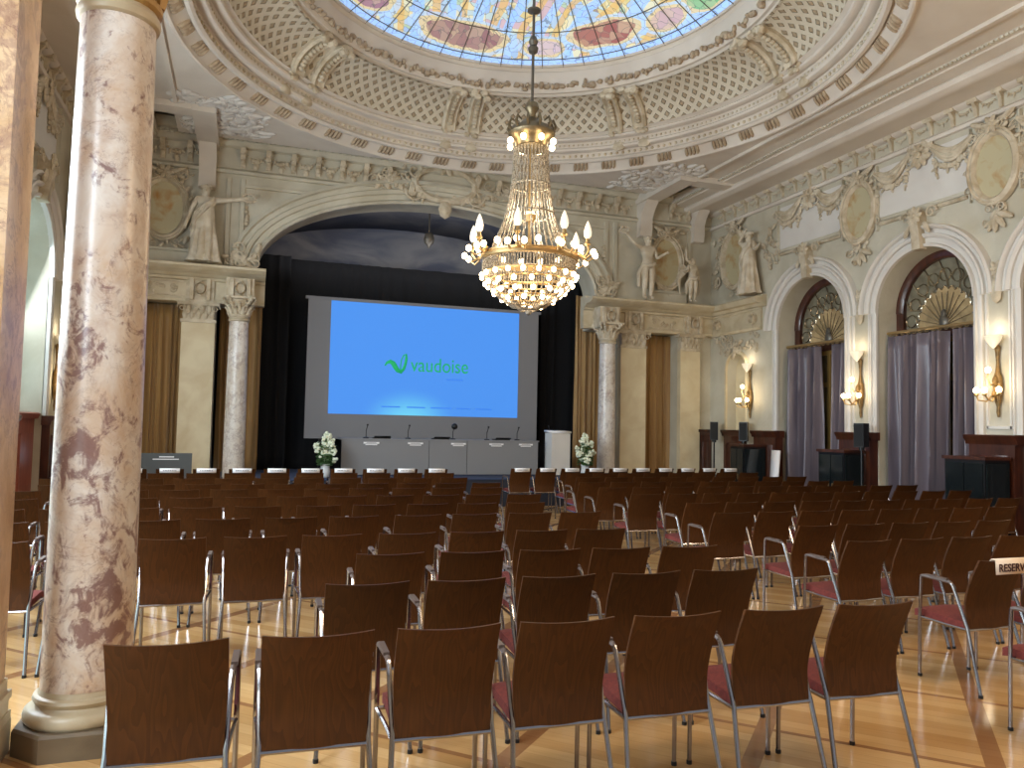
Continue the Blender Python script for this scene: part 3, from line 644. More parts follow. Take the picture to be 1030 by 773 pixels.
# entablature: ledge over the side bays
for s, (ua, ub) in ((-1, (XL, .32)), (1, (7.42, XR))):
    mb = MB(FB)
    mb.hm(ua, ub, [(4.46, 0), (4.47, .24), (4.5, .28), (4.54, .34), (4.55, .56), (4.58, .6), (4.61, .66), (4.655, .67), (4.67, .64), (4.67, .3), (4.7, .26), (4.73, .26), (4.73, 0)])
    mb.hm(ua, ub, [(3.98, 0), (3.98, .18), (4.04, .2), (4.05, .16), (4.4, .16), (4.42, .22), (4.46, .24), (4.46, 0)])
    obj('ledge', mb, 'ledge', wbt)
    mb = MB(FB)
    for c in ((-.9, -.15) if s < 0 else (7.93, 8.76, 10.39)):
        wz = .2 if c not in (-.15, 7.93) else .55
        mb.box(c-.26, c+.26, 3.98, 4.46, 0, wz); mb.cartouche(c, 4.25, wz, .08, .1)
        mb.vm(4.02, 4.44, [(c-.2, wz), (c-.19, wz+.06), (c-.12, wz+.06), (c-.11, wz)]); mb.vm(4.02, 4.44, [(c+.11, wz), (c+.12, wz+.06), (c+.19, wz+.06), (c+.2, wz)])
    c0 = -1.6 if s < 0 else 9.58
    mb.foliage(c0-.32, c0+.32, 4.16, 4.3, .17, .08, 12)
    for v in (4.08, 4.36): mb.hm(c0-.42, c0+.42, [(v, .15), (v, .19), (v+.025, .19), (v+.025, .15)])
    obj('frieze_block', mb, 'relief', wbt)
    # attic over the ledge: panel mouldings, foot rail, foliage by the arch springing
    c1 = -1.63 if s < 0 else 9.65; mb = MB(FB)
    for u in ((-.45, -.18, -2.4) if s < 0 else (8.3, 8.05, 10.35)): mb.vm(4.76, 6.6, [(u-.05, 0), (u-.04, .05), (u+.04, .05), (u+.05, 0)])
    mb.hm(c1-.55, c1+.55, [(4.73, 0), (4.73, .16), (4.95, .16), (4.98, .2), (5.02, .2), (5.04, .12), (5.04, 0)])
    mb.hm(*((-.15, 1.6) if s < 0 else (6.3, 8.05)), [(6.42, 0), (6.43, .05), (6.48, .06), (6.5, 0)])
    obj('attic_moulding', mb, 'plaster', wbt)
    mb = MB(FB); e = .1 if s < 0 else 7.8
    mb.foliage(e-.5 if s < 0 else e-.05, e+.05 if s < 0 else e+.5, 4.78, 5.15, .12, .14, 26)
    mb.foliage(c1-.45, c1+.45, 6.46, 6.62, .05, .11, 10); mb.foliage(c1-.5, c1+.5, 5.06, 5.2, .08, .1, 10)
    mb.garland(e-s*(-.2), 6.1, e-s*(-.2)+.02, 5.4, 0, .02, .05, 8)
    obj('attic_relief', mb, 'relief', wbt)
mb = MB(FB)
mb.hm(XL, XR, [(6.68, 0), (6.69, .06), (6.74, .08), (6.78, .05), (6.8, 0)])
mb.hm(XL, XR, [(7.22, 0), (7.24, .1), (7.3, .14), (7.32, .18), (7.4, .2), (7.42, .3), (7.5, .34), (7.6, .34), (7.6, 0)])
obj('cornice', mb, 'plaster', wbt)
mb = MB(FB); u = XL+.1
while u < XR-.1: mb.box(u, u+.05, 7.33, 7.39, .18, .25); u += .09
obj('dentil_row', mb, 'plaster', wbt)
mb = MB(FB); u = XL+.3
while u < XR-.2:
    if abs(u-AU-.1) > 1.2 and abs(u+.85) > .28 and abs(u-9.05) > .28:
        mb.hm(u-.05, u+.05, [(6.84, 0), (6.84, .04), (6.92, .07), (7.0, .07), (7.1, .16), (7.2, .2), (7.2, 0)]); mb.scroll(u, 7.1, .15, .08); mb.leaf(u, 7.0, .1, .14, -pi/2, .7)
        mb.garland(u+.08, 7.08, u+.42, 7.08, .1, .02, .045, 6); mb.leaf(u+.25, 6.95, .04, .15, -pi/2, .8); mb.scroll(u+.25, 7.0, .03, .07)
    u += .5
obj('frieze', mb, 'relief', wbt)

# columns and pilasters
def capital_mb(c, z0, h, r, sq=False):
    mb = MB()
    mb.lathe([(r*1.0, 0), (r*1.12, .02), (r*1.14, .05), (r*1.0, .07), (r*.98, h*.25), (r*1.05, h*.6), (r*1.35, h*.86)], (c[0], c[1], z0), 24)
    for ring, (zz, ll, nn) in enumerate(((.06, h*.42, 10), (h*.28, h*.46, 10))):
        for i in range(nn):
            a = 2*pi*(i+.5*ring)/nn
            pts = [(c[0]+(r*(1.0+.06*k+.14*max(0, k-2)))*cos(a), c[1]+(r*(1.0+.06*k+.14*max(0, k-2)))*sin(a), z0+zz+ll*k/4-(.06*h if k == 4 else 0)) for k in range(5)]
            mb.tube(pts, [r*.2, r*.24, r*.2, r*.15, r*.07], 6)
    for i in range(4):
        a = pi/4+i*pi/2; q = r*1.5
        for s in (-1, 1):
            o = (-sin(a)*s*.05, cos(a)*s*.05)
            pts = [(c[0]+q*cos(a)+o[0]+.09*cos(t)*(1-t/12)*cos(a), c[1]+q*sin(a)+o[1]+.09*cos(t)*(1-t/12)*sin(a), z0+h*.8+.09*sin(t)*(1-t/12)) for t in [k*.7 for k in range(12)]]
            mb.tube(pts, .03, 5)
    e = r*1.55
    mb.grid([[(c[0]+k*e*x, c[1]+k*e*y, z0+z) for x, y in ((-1, -1), (0, -.88), (1, -1), (.88, 0), (1, 1), (0, .88), (-1, 1), (-.88, 0))] for k, z in ((.9, h*.88), (1, h*.92), (1.03, h))], True, True)
    return mb
def base_mb(c, z0, r):
    return MB().lathe([(r*1.3, 0), (r*1.36, .015), (r*1.37, .035), (r*1.34, .058), (r*1.26, .07), (r*1.17, .076), (r*1.12, .09), (r*1.15, .1), (r*1.18, .113), (r*1.15, .128), (r*1.06, .134), (r*1.02, .16)], (c[0], c[1], z0), 40)
def round_column(c, r, z_pl, z_sh, cap_h, label, oct=True, gilt=False):
    t = thing('marble_column', label, 'column', (c[0], c[1], 0), kind='thing')
    e = r*1.44; k = .5
    P = [(-e, -e*k), (-e*k, -e), (e*k, -e), (e, -e*k), (e, e*k), (e*k, e), (-e*k, e), (-e, e*k)] if oct else [(-e, -e), (e, -e), (e, e), (-e, e)]
    obj('plinth', MB().grid([[(c[0]+q*x, c[1]+q*y, z) for x, y in P] for q, z in ((1, 0), (1, z_pl-.015), (.97, z_pl))], True, True), 'plinth' if gilt else 'basestone', t, 30)
    obj('base', base_mb(c, z_pl, r), 'basestone', t)
    z0 = z_pl+.16
    prof = [(r*(1.03-.13*((z-z0)/(z_sh-z0))**1.6), z) for z in [z0+(z_sh-z0)*i/24 for i in range(25)]]
    obj('shaft', MB().lathe(prof, (c[0], c[1], 0), 48), 'marble' if gilt else 'marblepale', t, 60)
    mb = MB().lathe([(r*.9, 0), (r*.99, .012), (r*1.02, .035), (r*.99, .06), (r*.93, .07), (r*.93, .085)], (c[0], c[1], z_sh), 40); obj('astragal', mb, 'basestone', t)
    obj('capital', capital_mb(c, z_sh+.08, cap_h, r*.92), 'gilt' if gilt else 'relief', t)
    if gilt: pass
    return t
round_column((-.715, 4.55), .205, .13, 3.77, .75, 'thick round marble column with purple veins standing closest to the camera', gilt=True)
round_column((-.15, 16.08), .2, .1, 3.6, .4, 'slim round marble column at the left side of the stage', oct=False)
round_column((7.93, 16.08), .2, .1, 3.6, .4, 'slim round marble column at the right side of the stage', oct=False)
def pilaster(u0, u1, label):
    t = thing('stone_pilaster', label, 'pilaster', ((u0+u1)/2, YB, 0)); c = (u0+u1)/2
    mb = MB(FB); mb.box(u0-.06, u1+.06, 0, .35, 0, .24); mb.hm(u0-.04, u1+.04, [(.35, 0), (.35, .22), (.4, .23), (.45, .2), (.47, .18), (.47, 0)]); obj('base', mb, 'basestone', t)
    mb = MB(FB); mb.box(u0, u1, .47, 3.62, .002, .15); obj('shaft', mb, 'stone', t)
    mb = MB(FB); mb.hm(u0-.02, u1+.02, [(3.58, 0), (3.58, .18), (3.64, .18), (3.64, 0)]); mb.hm(u0-.08, u1+.08, [(3.92, 0), (3.92, .22), (3.98, .26), (3.98, 0)]); mb.box(u0+.02, u1-.02, 3.64, 3.92, 0, .16)
    for k in range(5): mb.leaf(u0+.06+(u1-u0-.12)*k/4, 3.64, .17, .2, pi/2, .55)
    for k in range(4): mb.leaf(u0+.12+(u1-u0-.24)*k/3, 3.74, .19, .2, pi/2, .5)
    for s, u in ((-1, u0), (1, u1)): mb.scroll(u, 3.86, .2, .09, s, 1)
    mb.rosette(c, 3.9, .22, .07); obj('capital', mb, 'relief', t)
pilaster(-1.22, -.6, 'broad cream pilaster behind the slim column left of the stage')
pilaster(8.42, 9.1, 'broad cream pilaster behind the slim column right of the stage')
pilaster(10.05, 10.6, 'cream pilaster beside the corner wainscot right of the gold curtain')
pilaster(-2.62, -2.02, 'cream pilaster at the far left of the back wall')
curtain('bay_curtain', FB, -1.98, -1.22, .02, 3.98, -.35, 6, .05, 'goldcloth', 'gold brown curtain in the bay left of the stage pilaster', 'gold side bay curtains', 31)
curtain('bay_curtain', FB, 9.13, 10.04, .02, 3.98, -.35, 6, .05, 'goldcloth', 'gold brown curtain in the bay right of the stage pilaster', 'gold side bay curtains', 32)
curtain('stage_curtain', FB, -.55, .3, .56, 4.9, -.75, 6, .05, 'goldcloth', 'narrow gold brown curtain behind the column left of the stage', 'gold curtains beside the stage', 33)
curtain('stage_curtain', FB, 7.62, 8.4, .56, 4.9, -.75, 6, .05, 'goldcloth', 'narrow gold brown curtain behind the column right of the stage', 'gold curtains beside the stage', 34)

# medallions and statues
def medallion(T, u, v, a, b, label, w=.03, seed=0, ribbons=True):
    p = T(u, v, 0); t = thing('painted_medallion', label, 'medallion', p, group='oval painted medallions')
    mb = MB(T); mb.arch(u, v, a, b, [(-.02, w), (-.01, w+.05), (.03, w+.09), (.07, w+.07), (.09, w+.1), (.12, w+.08), (.13, w)], 0, 2*pi, 48); fm = mb
    mb = MB(T); n = 40; mb.add([(u, v, w+.015)]+[(u+a*cos(2*pi*k/n), v+b*sin(2*pi*k/n), w+.015) for k in range(n)], [(0, k+1, (k+1) % n+1) for k in range(n)]); obj('painting', mb, 'medal', t)
    mb = fm; mb.rosette(u, v+b+.16, w+.1, .16)
    for s in (-1, 1): mb.scroll(u+s*.16, v+b+.14, w+.08, .1, s, 1); mb.leaf(u+s*.12, v+b+.16, w+.06, .3, pi/2-s*1.1, .35); mb.scroll(u+s*(a+.12), v, w+.05, .07, s, 1)
    for k in range(10):
        a2 = .3+2.5*k/9; mb.leaf(u+(a+.1)*cos(a2), v+(b+.1)*sin(a2), w+.06, .12, a2+.6, .6)
    mb.foliage(u-.22, u+.22, v-b-.2, v-b-.1, w+.05, .09, 5); obj('frame', mb, 'relief', t)
medallion(FR, 11.5, 5.86, .33, .5, 'oval painted medallion above the pier between the two curtained arches')
medallion(FR, 8.7, 5.87, .33, .5, 'oval painted medallion highest at the right edge of the photo')
medallion(FR, 15.36, 5.72, .4, .62, 'oval painted medallion on the right wall beside the leaning statue', .08)
medallion(FR, 5.9, 5.87, .33, .5, 'oval painted medallion on the right wall pier beyond the edge')
medallion(FB, -1.63, 5.82, .36, .54, 'oval painted medallion left of the stage arch', .1)
medallion(FB, 9.65, 5.72, .36, .58, 'oval painted medallion right of the stage arch beside the winged child', .1)
medallion(FL, 11.5, 5.86, .33, .5, 'oval painted medallion on the left wall behind the marble column')

def figure(name, label, base, face, H, joints, robe=True, wreath=None, wings=False, child=False):
    t = thing(name, label, 'statue', base)
    ca, sa = cos(face), sin(face)
    def W(p): return Vector((base[0]+H*(p[0]*ca-p[1]*sa), base[1]+H*(p[0]*sa+p[1]*ca), base[2]+H*p[2]))
    J = dict(pel=((0, 0, .53), .085), wa=((0, .0, .62), .068), ch=((0, .01, .72), .09), nk=((0, 0, .815), .034), hd=((0, .012, .885), .058), top=((0, .005, .945), .048),
             sl=((-.1, 0, .785), .042), sr=((.1, 0, .785), .042), hl=((-.055, 0, .5), .072), hr=((.055, 0, .5), .072), kl=((-.06, .02, .28), .05), kr=((.06, .03, .28), .05),
             al=((-.06, -.01, .05), .028), ar=((.06, 0, .05), .028), tl=((-.065, .08, .018), .022), tr=((.065, .09, .018), .022))
    J['el'] = (joints['el'], .03); J['er'] = (joints['er'], .03); J['wl'] = (joints['wl'], .022); J['wr'] = (joints['wr'], .022)
    def ext(a, b, k): return tuple(b[i]+(b[i]-a[i])*k for i in range(3))
    J['pl'] = (ext(joints['el'], joints['wl'], .35), .02); J['pr'] = (ext(joints['er'], joints['wr'], .35), .02)
    for k in ('hd', 'top'):
        if 'head' in joints: J[k] = (tuple(J[k][0][i]+joints['head'][i] for i in range(3)), J[k][1]*(1.35 if child else 1))
    Ed = [('pel', 'wa'), ('wa', 'ch'), ('ch', 'nk'), ('nk', 'hd'), ('hd', 'top'), ('ch', 'sl'), ('ch', 'sr'), ('sl', 'el'), ('sr', 'er'), ('el', 'wl'), ('er', 'wr'), ('wl', 'pl'), ('wr', 'pr'),
          ('pel', 'hl'), ('pel', 'hr'), ('hl', 'kl'), ('hr', 'kr'), ('kl', 'al'), ('kr', 'ar'), ('al', 'tl'), ('ar', 'tr')]
    K = list(J); idx = {k: i for i, k in enumerate(K)}
    vs = [W(J[k][0]) for k in K]; es = [(idx[a], idx[b]) for a, b in Ed]; rs = [J[k][1]*H for k in K]
    def finger(hand, wrist):      # five short fingers rooted in the palm
        h = Vector(J[hand][0]); d = (h-Vector(J[wrist][0])).normalized(); side = d.cross(Vector((0, 1, .2))).normalized()
        for q in (-1.2, -.5, .1, .7, 1.5):
            a = h+side*q*.008; b = a+d*(.03 if abs(q) < 1.3 else .018)+side*q*.006+Vector((0, 0, -.006))
            vs.append(W(a)); rs.append(.009*H); vs.append(W(b)); rs.append(.007*H)
            es.append((idx[hand], len(vs)-2)); es.append((len(vs)-2, len(vs)-1))
    finger('pl', 'wl'); finger('pr', 'wr')
    me = bpy.data.meshes.new('body'); me.from_pydata(vs, es, []); me.materials.append(M['statue'])
    o = bpy.data.objects.new('body', me); COL.objects.link(o); o.parent = t; o.matrix_parent_inverse = Matrix.Translation(-Vector(base))
    md = o.modifiers.new('Skin', 'SKIN'); md.use_smooth_shade = True
    for i, r in enumerate(rs): me.skin_vertices[0].data[i].radius = (r, r)
    me.skin_vertices[0].data[0].use_root = True
    o.modifiers.new('Sub', 'SUBSURF').levels = 2; o.modifiers['Sub'].render_levels = 2
    hd = J['hd'][0]; mb = MB()
    c = W((hd[0], hd[1]+.062, hd[2]-.005)); mb.blob(c, (.01*H, .02*H, .012*H)) ; obj('nose', mb, 'statue', t)
    mb = MB()
    for k in range(16):
        a = 2*pi*k/16; mb.blob(W((hd[0]+.05*cos(a), hd[1]-.022+.045*sin(a), hd[2]+.045+.02*random.random())), (.026*H,)*3, 6, 4)
    mb.blob(W((hd[0], hd[1]-.065, hd[2]+.03)), (.035*H,)*3); obj('hair', mb, 'statue', t)
    if robe:
        mb = MB(); rows = []; n = 44
        for i in range(15):
            s = i/14; z = .70-.685*s; rx = .1+.075*s**1.2+(.02 if i == 14 else 0); ry = .085+.055*s
            rows.append([W(((rx*(1+.16*s*sin(9*a+3*s)+.08*s*sin(17*a)))*cos(a), (ry*(1+.2*s*sin(9*a+3*s)+.08*s*sin(17*a+1)))*sin(a), z)) for a in [2*pi*k/n for k in range(n)]])
        mb.grid(rows, True, True)
        for k in range(3):   # shawl folds
            mb.tube([W((-.1+.01*k, .06, .8-.03*k)), W((0, .1+.005*k, .7-.03*k)), W((.11, .07, .6-.05*k)), W((.15, -.02, .45-.07*k))], [.02*H]*4, 6)
        obj('robe', mb, 'statue', t, 70)
    else:
        mb = MB(); mb.tube([W((-.1, .04, .55)), W((0, .085, .5)), W((.1, .05, .52)), W((.13, -.03, .4)), W((.12, -.05, .2))], [.03*H, .04*H, .035*H, .04*H, .03*H], 8); obj('robe', mb, 'statue', t, 70)
    if wreath:
        mb = MB()
        for k in range(14):
            a = 2*pi*k/14; mb.blob(W((wreath[0]+.07*cos(a), wreath[1]+.02*sin(a*3), wreath[2]+.05*sin(a))), (.022*H,)*3, 6, 4)
        obj('wreath', mb, 'statue', t)
    if wings:
        for s in (-1, 1):
            mb = MB()
            for k in range(7): mb.tube([W((s*.05, -.09, .74)), W((s*(.16+.02*k), -.13, .84-.06*k)), W((s*(.26-.005*k), -.12, .72-.09*k))], [.03*H, .03*H, .012*H], 6)
            obj('wing', mb, 'statue', t)
    return t
figure('plaster_statue', 'robed plaster statue stretching out a wreath, left of the stage arch', (-.86, YB-.36, 4.73), pi, 1.62,
       dict(el=(-.26, .05, .79), wl=(-.42, .1, .81), er=(.16, .02, .62), wr=(.2, .08, .47)), wreath=(-.5, .1, .83))
figure('plaster_statue', 'bare plaster statue raising one arm, right of the stage arch', (9.0, YB-.36, 4.73), pi, 1.58,
       dict(el=(.26, .06, .84), wl=(.4, .1, .96), er=(.16, .02, .62), wr=(.2, .08, .47), el_=0) | dict(el=(-.15, .02, .64), wl=(-.24, .08, .7), er=(.24, .05, .82), wr=(.38, .08, .93)), robe=False, wreath=(.45, .1, 1.0))
figure('cherub_statue', 'small winged child statue under the right stage medallion', (10.2, YB-.42, 4.74), pi, 1.12,
       dict(el=(.18, .04, .92), wl=(.2, .06, 1.1), er=(.16, .06, .66), wr=(.27, .1, .64), head=(0, 0, -.01)) , robe=False, wings=True, child=True)
figure('plaster_statue', 'draped plaster statue leaning by the medallion on the right wall', (XR-.27, 14.6, 4.73), pi/2+.2, 1.5,
       dict(el=(-.17, .06, .66), wl=(-.27, .1, .7), er=(.19, .0, .84), wr=(.1, -.01, .97)), wings=False)
figure('plaster_statue', 'draped plaster statue on the left wall beyond the marble column', (XL+.34, 14.8, 4.73), -pi/2, 1.7,
       dict(el=(-.2, .05, .72), wl=(-.28, .1, .86), er=(.2, .04, .7), wr=(.3, .08, .82)))

# ------------------------------------------------------------------ ceiling and dome
PX0, PX1, PY0, PY1 = -1.4, 9.38, 5.3, 16.02
R0 = 5.19
mb = MB(); n = 128
def rect_pt(a):
    dx, dy = cos(a), sin(a); ts = []
    if dx > 1e-9: ts.append((PX1-DX)/dx)
    if dx < -1e-9: ts.append((PX0-DX)/dx)
    if dy > 1e-9: ts.append((PY1-DY)/dy)
    if dy < -1e-9: ts.append((PY0-DY)/dy)
    t = min(ts); return (DX+dx*t, DY+dy*t)
angs = sorted([2*pi*i/n for i in range(n)]+[atan2(y-DY, x-DX) % (2*pi) for x in (PX0, PX1) for y in (PY0, PY1)])
mb.grid([[(DX+R0*cos(a), DY+R0*sin(a), ZC) for a in angs], [(*rect_pt(a), ZC) for a in angs], [(*rect_pt(a), ZC+.42) for a in angs]], True)
mb.box(XL, PX0, YF, 14.7, ZC, ZC+.1); mb.box(PX1, XR, YF, 14.7, ZC, ZC+.1); mb.box(PX0, PX1, YF, PY0, ZC, ZC+.1)
mb.box(XL-.3, PX0+.02, 14.7, YB+.2, 7.66, 7.76); mb.box(PX1-.02, XR+.3, 14.7, YB+.2, 7.66, 7.76); mb.box(PX0-.02, PX1+.02, PY1-.02, YB+.2, 7.66, 7.76)
for u0_, u1_ in ((XL, PX0), (PX1, XR)): mb.box(u0_, u1_, 14.66, 14.7, ZC, 7.68)
ceil = struct('ceiling', mb, 'ceil', 'pale plaster ceiling round the great domed skylight', 'ceiling')
mb = MB()
for bx in (-.86, 9.05):
    mb.box(bx-.2, bx+.2, 14.45, YB, 7.12, 7.66); mb.box(bx-.26, bx+.26, 14.46, YB, 7.42, 7.65)
    e = XL if bx < 0 else XR; b2 = bx-.205 if bx < 0 else bx+.205; mb.box(min(b2, e), max(b2, e), 14.45, 14.8, 7.14, 7.64)
    ee = XL+.5 if bx < 0 else XR-.5; mb.box(min(ee, e), max(ee, e), 14.805, YB, 7.15, 7.65)
    mb.grid([[(x, YB-w, v) for v, w in [(6.3, 0), (6.32, .16), (6.5, .2), (6.75, .2), (6.9, .28), (7.05, .42), (7.13, .5), (7.13, 0)]] for x in (bx-.16, bx+.16)], True, True)
for x0_ in (10.38, XL+.62-.3):
    mb.grid([[(x, YB-w, v) for v, w in [(6.3, 0), (6.32, .16), (6.5, .2), (6.75, .2), (6.9, .28), (7.05, .42), (7.13, .5), (7.13, 0)]] for x in (x0_, x0_+.3)], True, True)
for x0_ in (9.28, -1.36): mb.box(x0_, x0_+.07, 5.3, 14.44, 7.19, 7.28)
obj('beam', mb, 'ceil', ceil)
mb = MB()
for x0, x1 in ((PX0+.15, .2), (7.8, PX1-.15)):   # spandrel panel frames with carved scrolls
    xs = x0 if x0 < 3 else x1; s = 1 if x0 < 3 else -1
    for k in range(240):
        x = random.uniform(x0, x1); y = random.uniform(14.0, PY1-.3)
        if hypot(x-DX, y-DY) < R0+.3 or (k > 200 and hypot(x-DX, y-DY) < R0+.2): continue
        T = lambda u, v, w, x=x, y=y: (x+u, y+v, ZC-w)
        mb.T = T; mb.scroll(0, 0, .0, random.uniform(.08, .16), random.choice((1, -1)), random.choice((1, -1))) if k % 2 else mb.leaf(0, 0, .01, .28, random.uniform(0, 6.28), .5)
    mb.T = None
obj('spandrel_relief', mb, 'panel', ceil)
C3 = (DX, DY, 0)
ring_out = [(5.24, ZC+.02), (5.26, ZC-.03), (5.23, ZC-.05), (5.19, ZC-.04), (5.17, ZC+.02), (5.0, 7.41)]
obj('dome_rim', MB().lathe(ring_out, C3, 128, cap=False), 'ceil', ceil)
ring_mid = [(5.0, 7.41), (4.98, 7.36), (4.92, 7.355), (4.88, 7.39), (4.9, 7.43), (4.93, 7.45), (4.925, 7.54), (4.9, 7.56), (4.81, 7.535), (4.75, 7.56), (4.735, 7.6), (4.77, 7.63), (4.78, 7.72), (4.75, 7.74), (4.66, 7.72), (4.61, 7.745), (4.6, 7.78), (4.63, 7.81), (4.57, 7.84), (4.55, 7.85)]
obj('dome_cornice', MB().lathe(ring_mid, C3, 128, cap=False), 'ceil', ceil)
mb = MB()
for k in range(240):
    a = 2*pi*k/240; mb.blob((DX+4.925*cos(a), DY+4.925*sin(a), 7.495), (.035, .035, .038), 6, 4)
for k in range(300):
    a = 2*pi*k/300; mb.blob((DX+4.775*cos(a), DY+4.775*sin(a), 7.68), (.022, .022, .03), 5, 4)
obj('bead_row', mb, 'relief', ceil)
mb = MB()
for k in range(52):     # acanthus modillions under the rim
    a = 2*pi*(k+.3)/52; ca, sa = cos(a), sin(a)
    mb.T = lambda u, v, w, ca=ca, sa=sa: (DX+v*ca-u*sa, DY+v*sa+u*ca, w)
    for s in (-.12, -.04, .04, .12): mb.tube([(s+.03, 5.16, 7.265), (s+.01, 5.12, 7.285), (s, 5.06, 7.34), (s-.02, 5.02, 7.385)], [.022, .036, .036, .024], 6)
mb.T = None
obj('modillion_row', mb, 'modillion', ceil)
# lattice cove
prof = []; nv = 12
for i in range(nv+1):
    t = i/nv; a = t*pi/2; prof.append((4.55-.72*(1-cos(a))**.9, 7.85+.5*sin(a)))
mb = MB(); uv = []; NS = 192
for i, (r, z) in enumerate(prof):
    for j in range(NS+1):
        a = 2*pi*j/NS; mb.v.append((DX+r*cos(a), DY+r*sin(a), z)); uv.append((j/NS, i/nv))
for i in range(nv):
    for j in range(NS): k = i*(NS+1)+j; mb.f.append((k, k+1, k+NS+2, k+NS+1))
obj('lattice_cove', mb, 'lattice', ceil, uv=uv)
top_r = [(3.86, 8.33), (3.9, 8.36), (3.84, 8.42), (3.78, 8.42), (3.74, 8.48), (3.72, 8.6), (3.68, 8.74), (3.67, 8.8), (3.7, 8.82), (3.66, 8.88), (3.61, 8.88), (3.6, 8.92)]
obj('dome_collar', MB().lathe(top_r, C3, 128, cap=False), 'ceil', ceil)
mb = MB()
for k in range(300):
    a = 2*pi*k/300+random.uniform(-.012, .012); r = 3.705+random.uniform(-.03, .03); mb.blob((DX+r*cos(a), DY+r*sin(a), 8.52+random.uniform(-.05, .05)), (random.uniform(.025, .085), random.uniform(.025, .085), random.uniform(.03, .09)), 6, 4)
obj('garland_ring', mb, 'modillion', ceil)
for k in range(8):       # paired scroll brackets across the cove
    for s in (-1, 1):
        a = RAD(-1.2+45*k+s*3.3); ca, sa = cos(a), sin(a); mb = MB()
        mb.T = lambda u, v, w, ca=ca, sa=sa: (DX+v*ca-u*sa, DY+v*sa+u*ca, w)
        rows = []
        for r, z in prof: rows.append([(-.15, r+.02, z+.02), (-.15, r-.05, z-.05), (-.11, r-.08, z-.08), (-.05, r-.05, z-.05), (.05, r-.05, z-.05), (.11, r-.08, z-.08), (.15, r-.05, z-.05), (.15, r+.02, z+.02)])
        mb.grid(rows, True, True)
        for i in range(2, 11): r, z = prof[i]; mb.blob((0, r-.08, z-.08), (.06*(1.1-i*.03), .05, .05), 6, 4)
        for i in range(5): mb.blob((random.uniform(-.15, .15), 3.84, 8.3+random.uniform(-.05, .08)), (.1, .08, .08), 6, 4)
        for i in range(6): mb.blob((random.uniform(-.14, .14), 4.6, 7.8+random.uniform(-.06, .06)), (.07, .05, .06), 6, 4)
        mb.blob((0, 4.78, 7.58), (.16, .06, .1), 8, 5)
        obj('rib_bracket', mb, 'relief', ceil)
# stained glass skylight
sk = thing('window_11', 'round stained glass skylight of blue, yellow and rose panes in the dome', 'skylight', (DX, DY, 8.9)); sk['kind'] = 'structure'
mb = MB(); uv = []; nr = 14
def gz(t): return 8.9+.95*(1-t*t)
for i in range(nr+1):
    t = max(.001, i/nr)
    for j in range(NS+1):
        a = 2*pi*j/NS-pi*.75; mb.v.append((DX+3.64*t*cos(a), DY+3.64*t*sin(a), gz(t))); uv.append((a/(2*pi), t))
for i in range(nr):
    for j in range(NS): k = i*(NS+1)+j; mb.f.append((k, k+1, k+NS+2, k+NS+1))
obj('stained_glass', mb, 'stained', sk, uv=uv)
mb = MB()
for k in range(54):
    a = 2*pi*k/54; mb.tube([(DX+3.64*t*cos(a), DY+3.64*t*sin(a), gz(t)-.02) for t in (.3 if k % 2 else .12, .5, .75, 1)], .009, 5)
for t in (.3, .6, .8, .955):
    mb.tube([(DX+3.64*t*cos(2*pi*j/96), DY+3.64*t*sin(2*pi*j/96), gz(t)-.02) for j in range(96)], .01, 5, closed=True)
obj('glazing_bar', mb, 'lead', sk)

# ------------------------------------------------------------------ stage
mb = MB(); mb.box(.2, 7.7, 15.05, 20, 0, .55)
stg = struct('stage_platform', mb, 'stagegrey', 'low dark stage platform with carpet tinted with blue light under the screen', 'stage')
mb = MB(); mb.box(.17, 7.73, 15.02, 20, .55, .58); obj('carpet', mb, 'carpet', stg)
mb = MB(); mb.box(-1.2, -1.1, YB+.61, 20, 0, 8); mb.box(9.0, 9.1, YB+.61, 20, 0, 8); 
mb.box(-3, -1.1, YB+.6, YB+.7, 0, 4.6); mb.box(9.0, XR, YB+.6, YB+.7, 0, 4.6)
ws = struct('wall_stage', mb, 'stagegrey', 'dark walls of the stage recess behind the arch', 'wall')
mb = MB(); mb.box(-1.2, 9.1, 20, 20.1, 0, 8); obj('rear_wall', mb, 'stagevault', ws)
mb = MB(); rows = []
for i in range(25):
    a = pi*i/24; rows.append([(AU-5.1*cos(a), YB+.6, 5.0+2.3*sin(a)), (AU-5.1*cos(a), 20, 4.9+1.9*sin(a))])
mb.grid(rows); struct('ceiling_stage', mb, 'stagevault', 'painted grey blue vault over the stage', 'ceiling', solid=.05)
t = thing('hanging_lamp', 'small dark lamp hanging from the stage vault', 'lamp', (4.05, 17.9, 5.9))
mb = MB(); mb.tube([(4.05, 17.9, 7.05), (4.05, 17.9, 6.2)], .02, 6); obj('rod', mb, 'lead', t)
mb = MB().lathe([(.02, .25), (.1, .22), (.13, .1), (.11, 0), (.05, -.05), (.02, -.12)], (4.05, 17.9, 6.0), 16); obj('lantern', mb, 'lead', t)
curtain('stage_backdrop', FB, -1.0, 8.9, .58, 5.4, -1.75, 30, .03, 'drape', 'wide black drape hanging across the back of the stage', None, 41, 0)
curtain('stage_leg_drape', FB, -.9, .9, .58, 5.4, -1.45, 6, .04, 'drape', 'black side drape at the left of the projection screen', 'black side drapes', 42, 0)
curtain('stage_leg_drape', FB, 7.0, 8.8, .58, 5.4, -1.45, 6, .04, 'drape', 'black side drape at the right of the projection screen', 'black side drapes', 43, 0)

